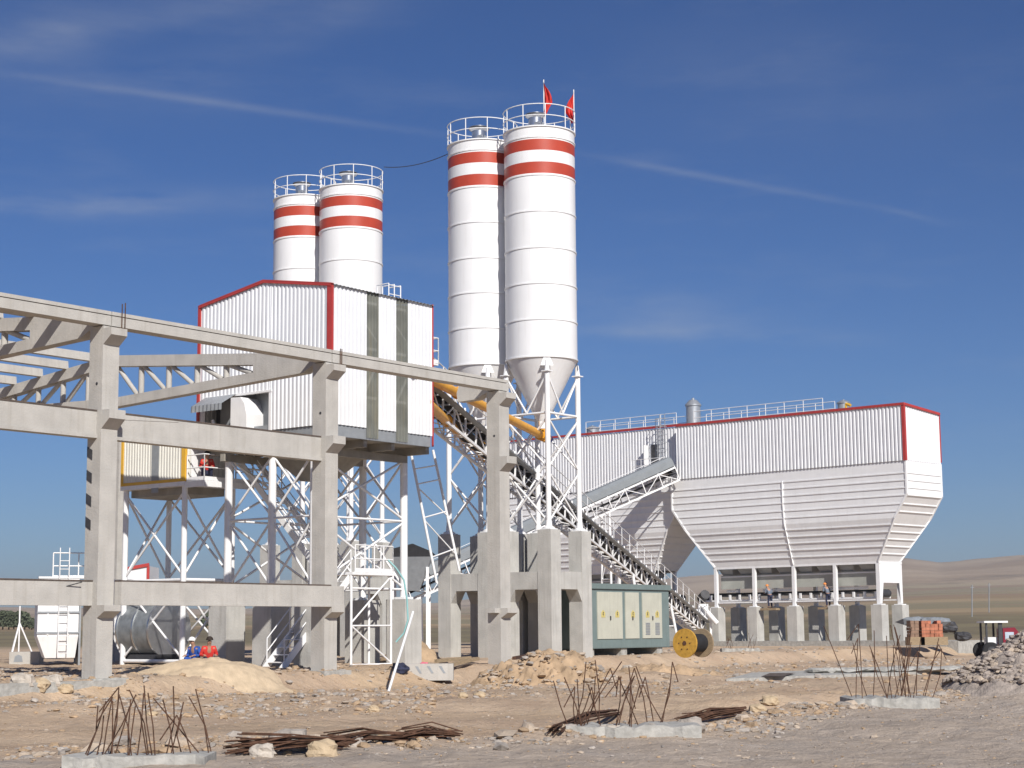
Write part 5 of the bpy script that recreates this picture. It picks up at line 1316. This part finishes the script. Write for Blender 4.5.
def wnoise(scale,stretch,rot=0,detail=6,rough=.6):
    mp=N.new('ShaderNodeMapping'); mp.inputs['Scale'].default_value=stretch; mp.inputs['Rotation'].default_value=(0,rot,0); L.new(D,mp.inputs[0])
    n=N.new('ShaderNodeTexNoise'); n.inputs['Scale'].default_value=scale; n.inputs['Detail'].default_value=detail; n.inputs['Roughness'].default_value=rough; L.new(mp.outputs[0],n.inputs['Vector']); return n.outputs[0]
def wmap(s,a,b_,c_=0,d_=1):
    n=N.new('ShaderNodeMapRange'); n.inputs[1].default_value=a; n.inputs[2].default_value=b_; n.inputs[3].default_value=c_; n.inputs[4].default_value=d_; L.new(s,n.inputs[0]); return n.outputs[0]
total=None
gmn=N.new('ShaderNodeGamma'); gmn.inputs[1].default_value=1.12; L.new(sky.outputs[0],gmn.inputs[0])
hs=N.new('ShaderNodeHueSaturation'); hs.inputs['Saturation'].default_value=1.12; L.new(gmn.outputs[0],hs.inputs['Color']); 
tn=N.new('ShaderNodeMix'); tn.data_type='RGBA'; tn.blend_type='MULTIPLY'; tn.inputs[0].default_value=1; L.new(hs.outputs[0],tn.inputs[6]); tn.inputs[7].default_value=(.50,.68,.98,1); skc=tn.outputs[2]
def band(p,q,wd,strength,along=None,patchy=(.3,.7),ns=(6,(1,1,4))):
    """a streak of thin cloud along the great circle through two directions"""
    global total
    a=ray(*p).normalized(); b_=ray(*q).normalized(); n=a.cross(b_).normalized()
    g_=gauss(dotv(n),0,wd/F)
    mid=(a+b_).normalized(); ext=(a-b_).length*.5; t=(b_-a).normalized()
    g_=wm('MULTIPLY',g_,gauss(wm('SUBTRACT',dotv(t),mid.dot(t)),0,ext*.9))
    g_=wm('MULTIPLY',g_,wmap(wnoise(ns[0],ns[1]),*patchy)); g_=wm('MULTIPLY',g_,strength)
    total=g_ if total is None else wm('ADD',total,g_)
band((-20,70),(460,137),4,.17,patchy=(.2,.6),ns=(9,(1,1,2)))
band((560,150),(885,209),3.5,.15,patchy=(.25,.6),ns=(9,(1,1,2)))
band((880,207),(945,224),3,.16)
band((-60,75),(250,95),26,.14,ns=(10,(1,1,5)))
band((180,60),(420,0),20,.12,ns=(10,(1,1,5)))
band((60,30),(330,-10),16,.12,ns=(10,(1,1,5)))
band((-80,208),(270,200),14,.30,ns=(14,(1,1,5)))
band((-80,55),(130,25),22,.26,ns=(10,(1,1,4)))
band((560,330),(840,338),8,.30,ns=(12,(1,1,5)))
band((560,300),(790,318),24,.20,ns=(12,(1,1,5)))
band((300,20),(420,-20),18,.10)
band((560,70),(1080,95),60,.07,ns=(8,(1,1,4)))
ci=wm('MULTIPLY',wmap(wnoise(7,(1,1,5),.1,8,.65),.52,.85),.10); total=wm('ADD',total,ci)
mx=N.new('ShaderNodeMix'); mx.data_type='RGBA'; L.new(total,mx.inputs[0]); L.new(skc,mx.inputs[6]); mx.inputs[7].default_value=(8.5,9,9.8,1)
L.new(mx.outputs[2],bg.inputs[0])
scn.view_settings.view_transform='Standard'; scn.view_settings.look='None'; scn.view_settings.exposure=.14; scn.view_settings.gamma=1
scn.render.engine='CYCLES'; scn.cycles.max_bounces=6; scn.cycles.volume_bounces=0
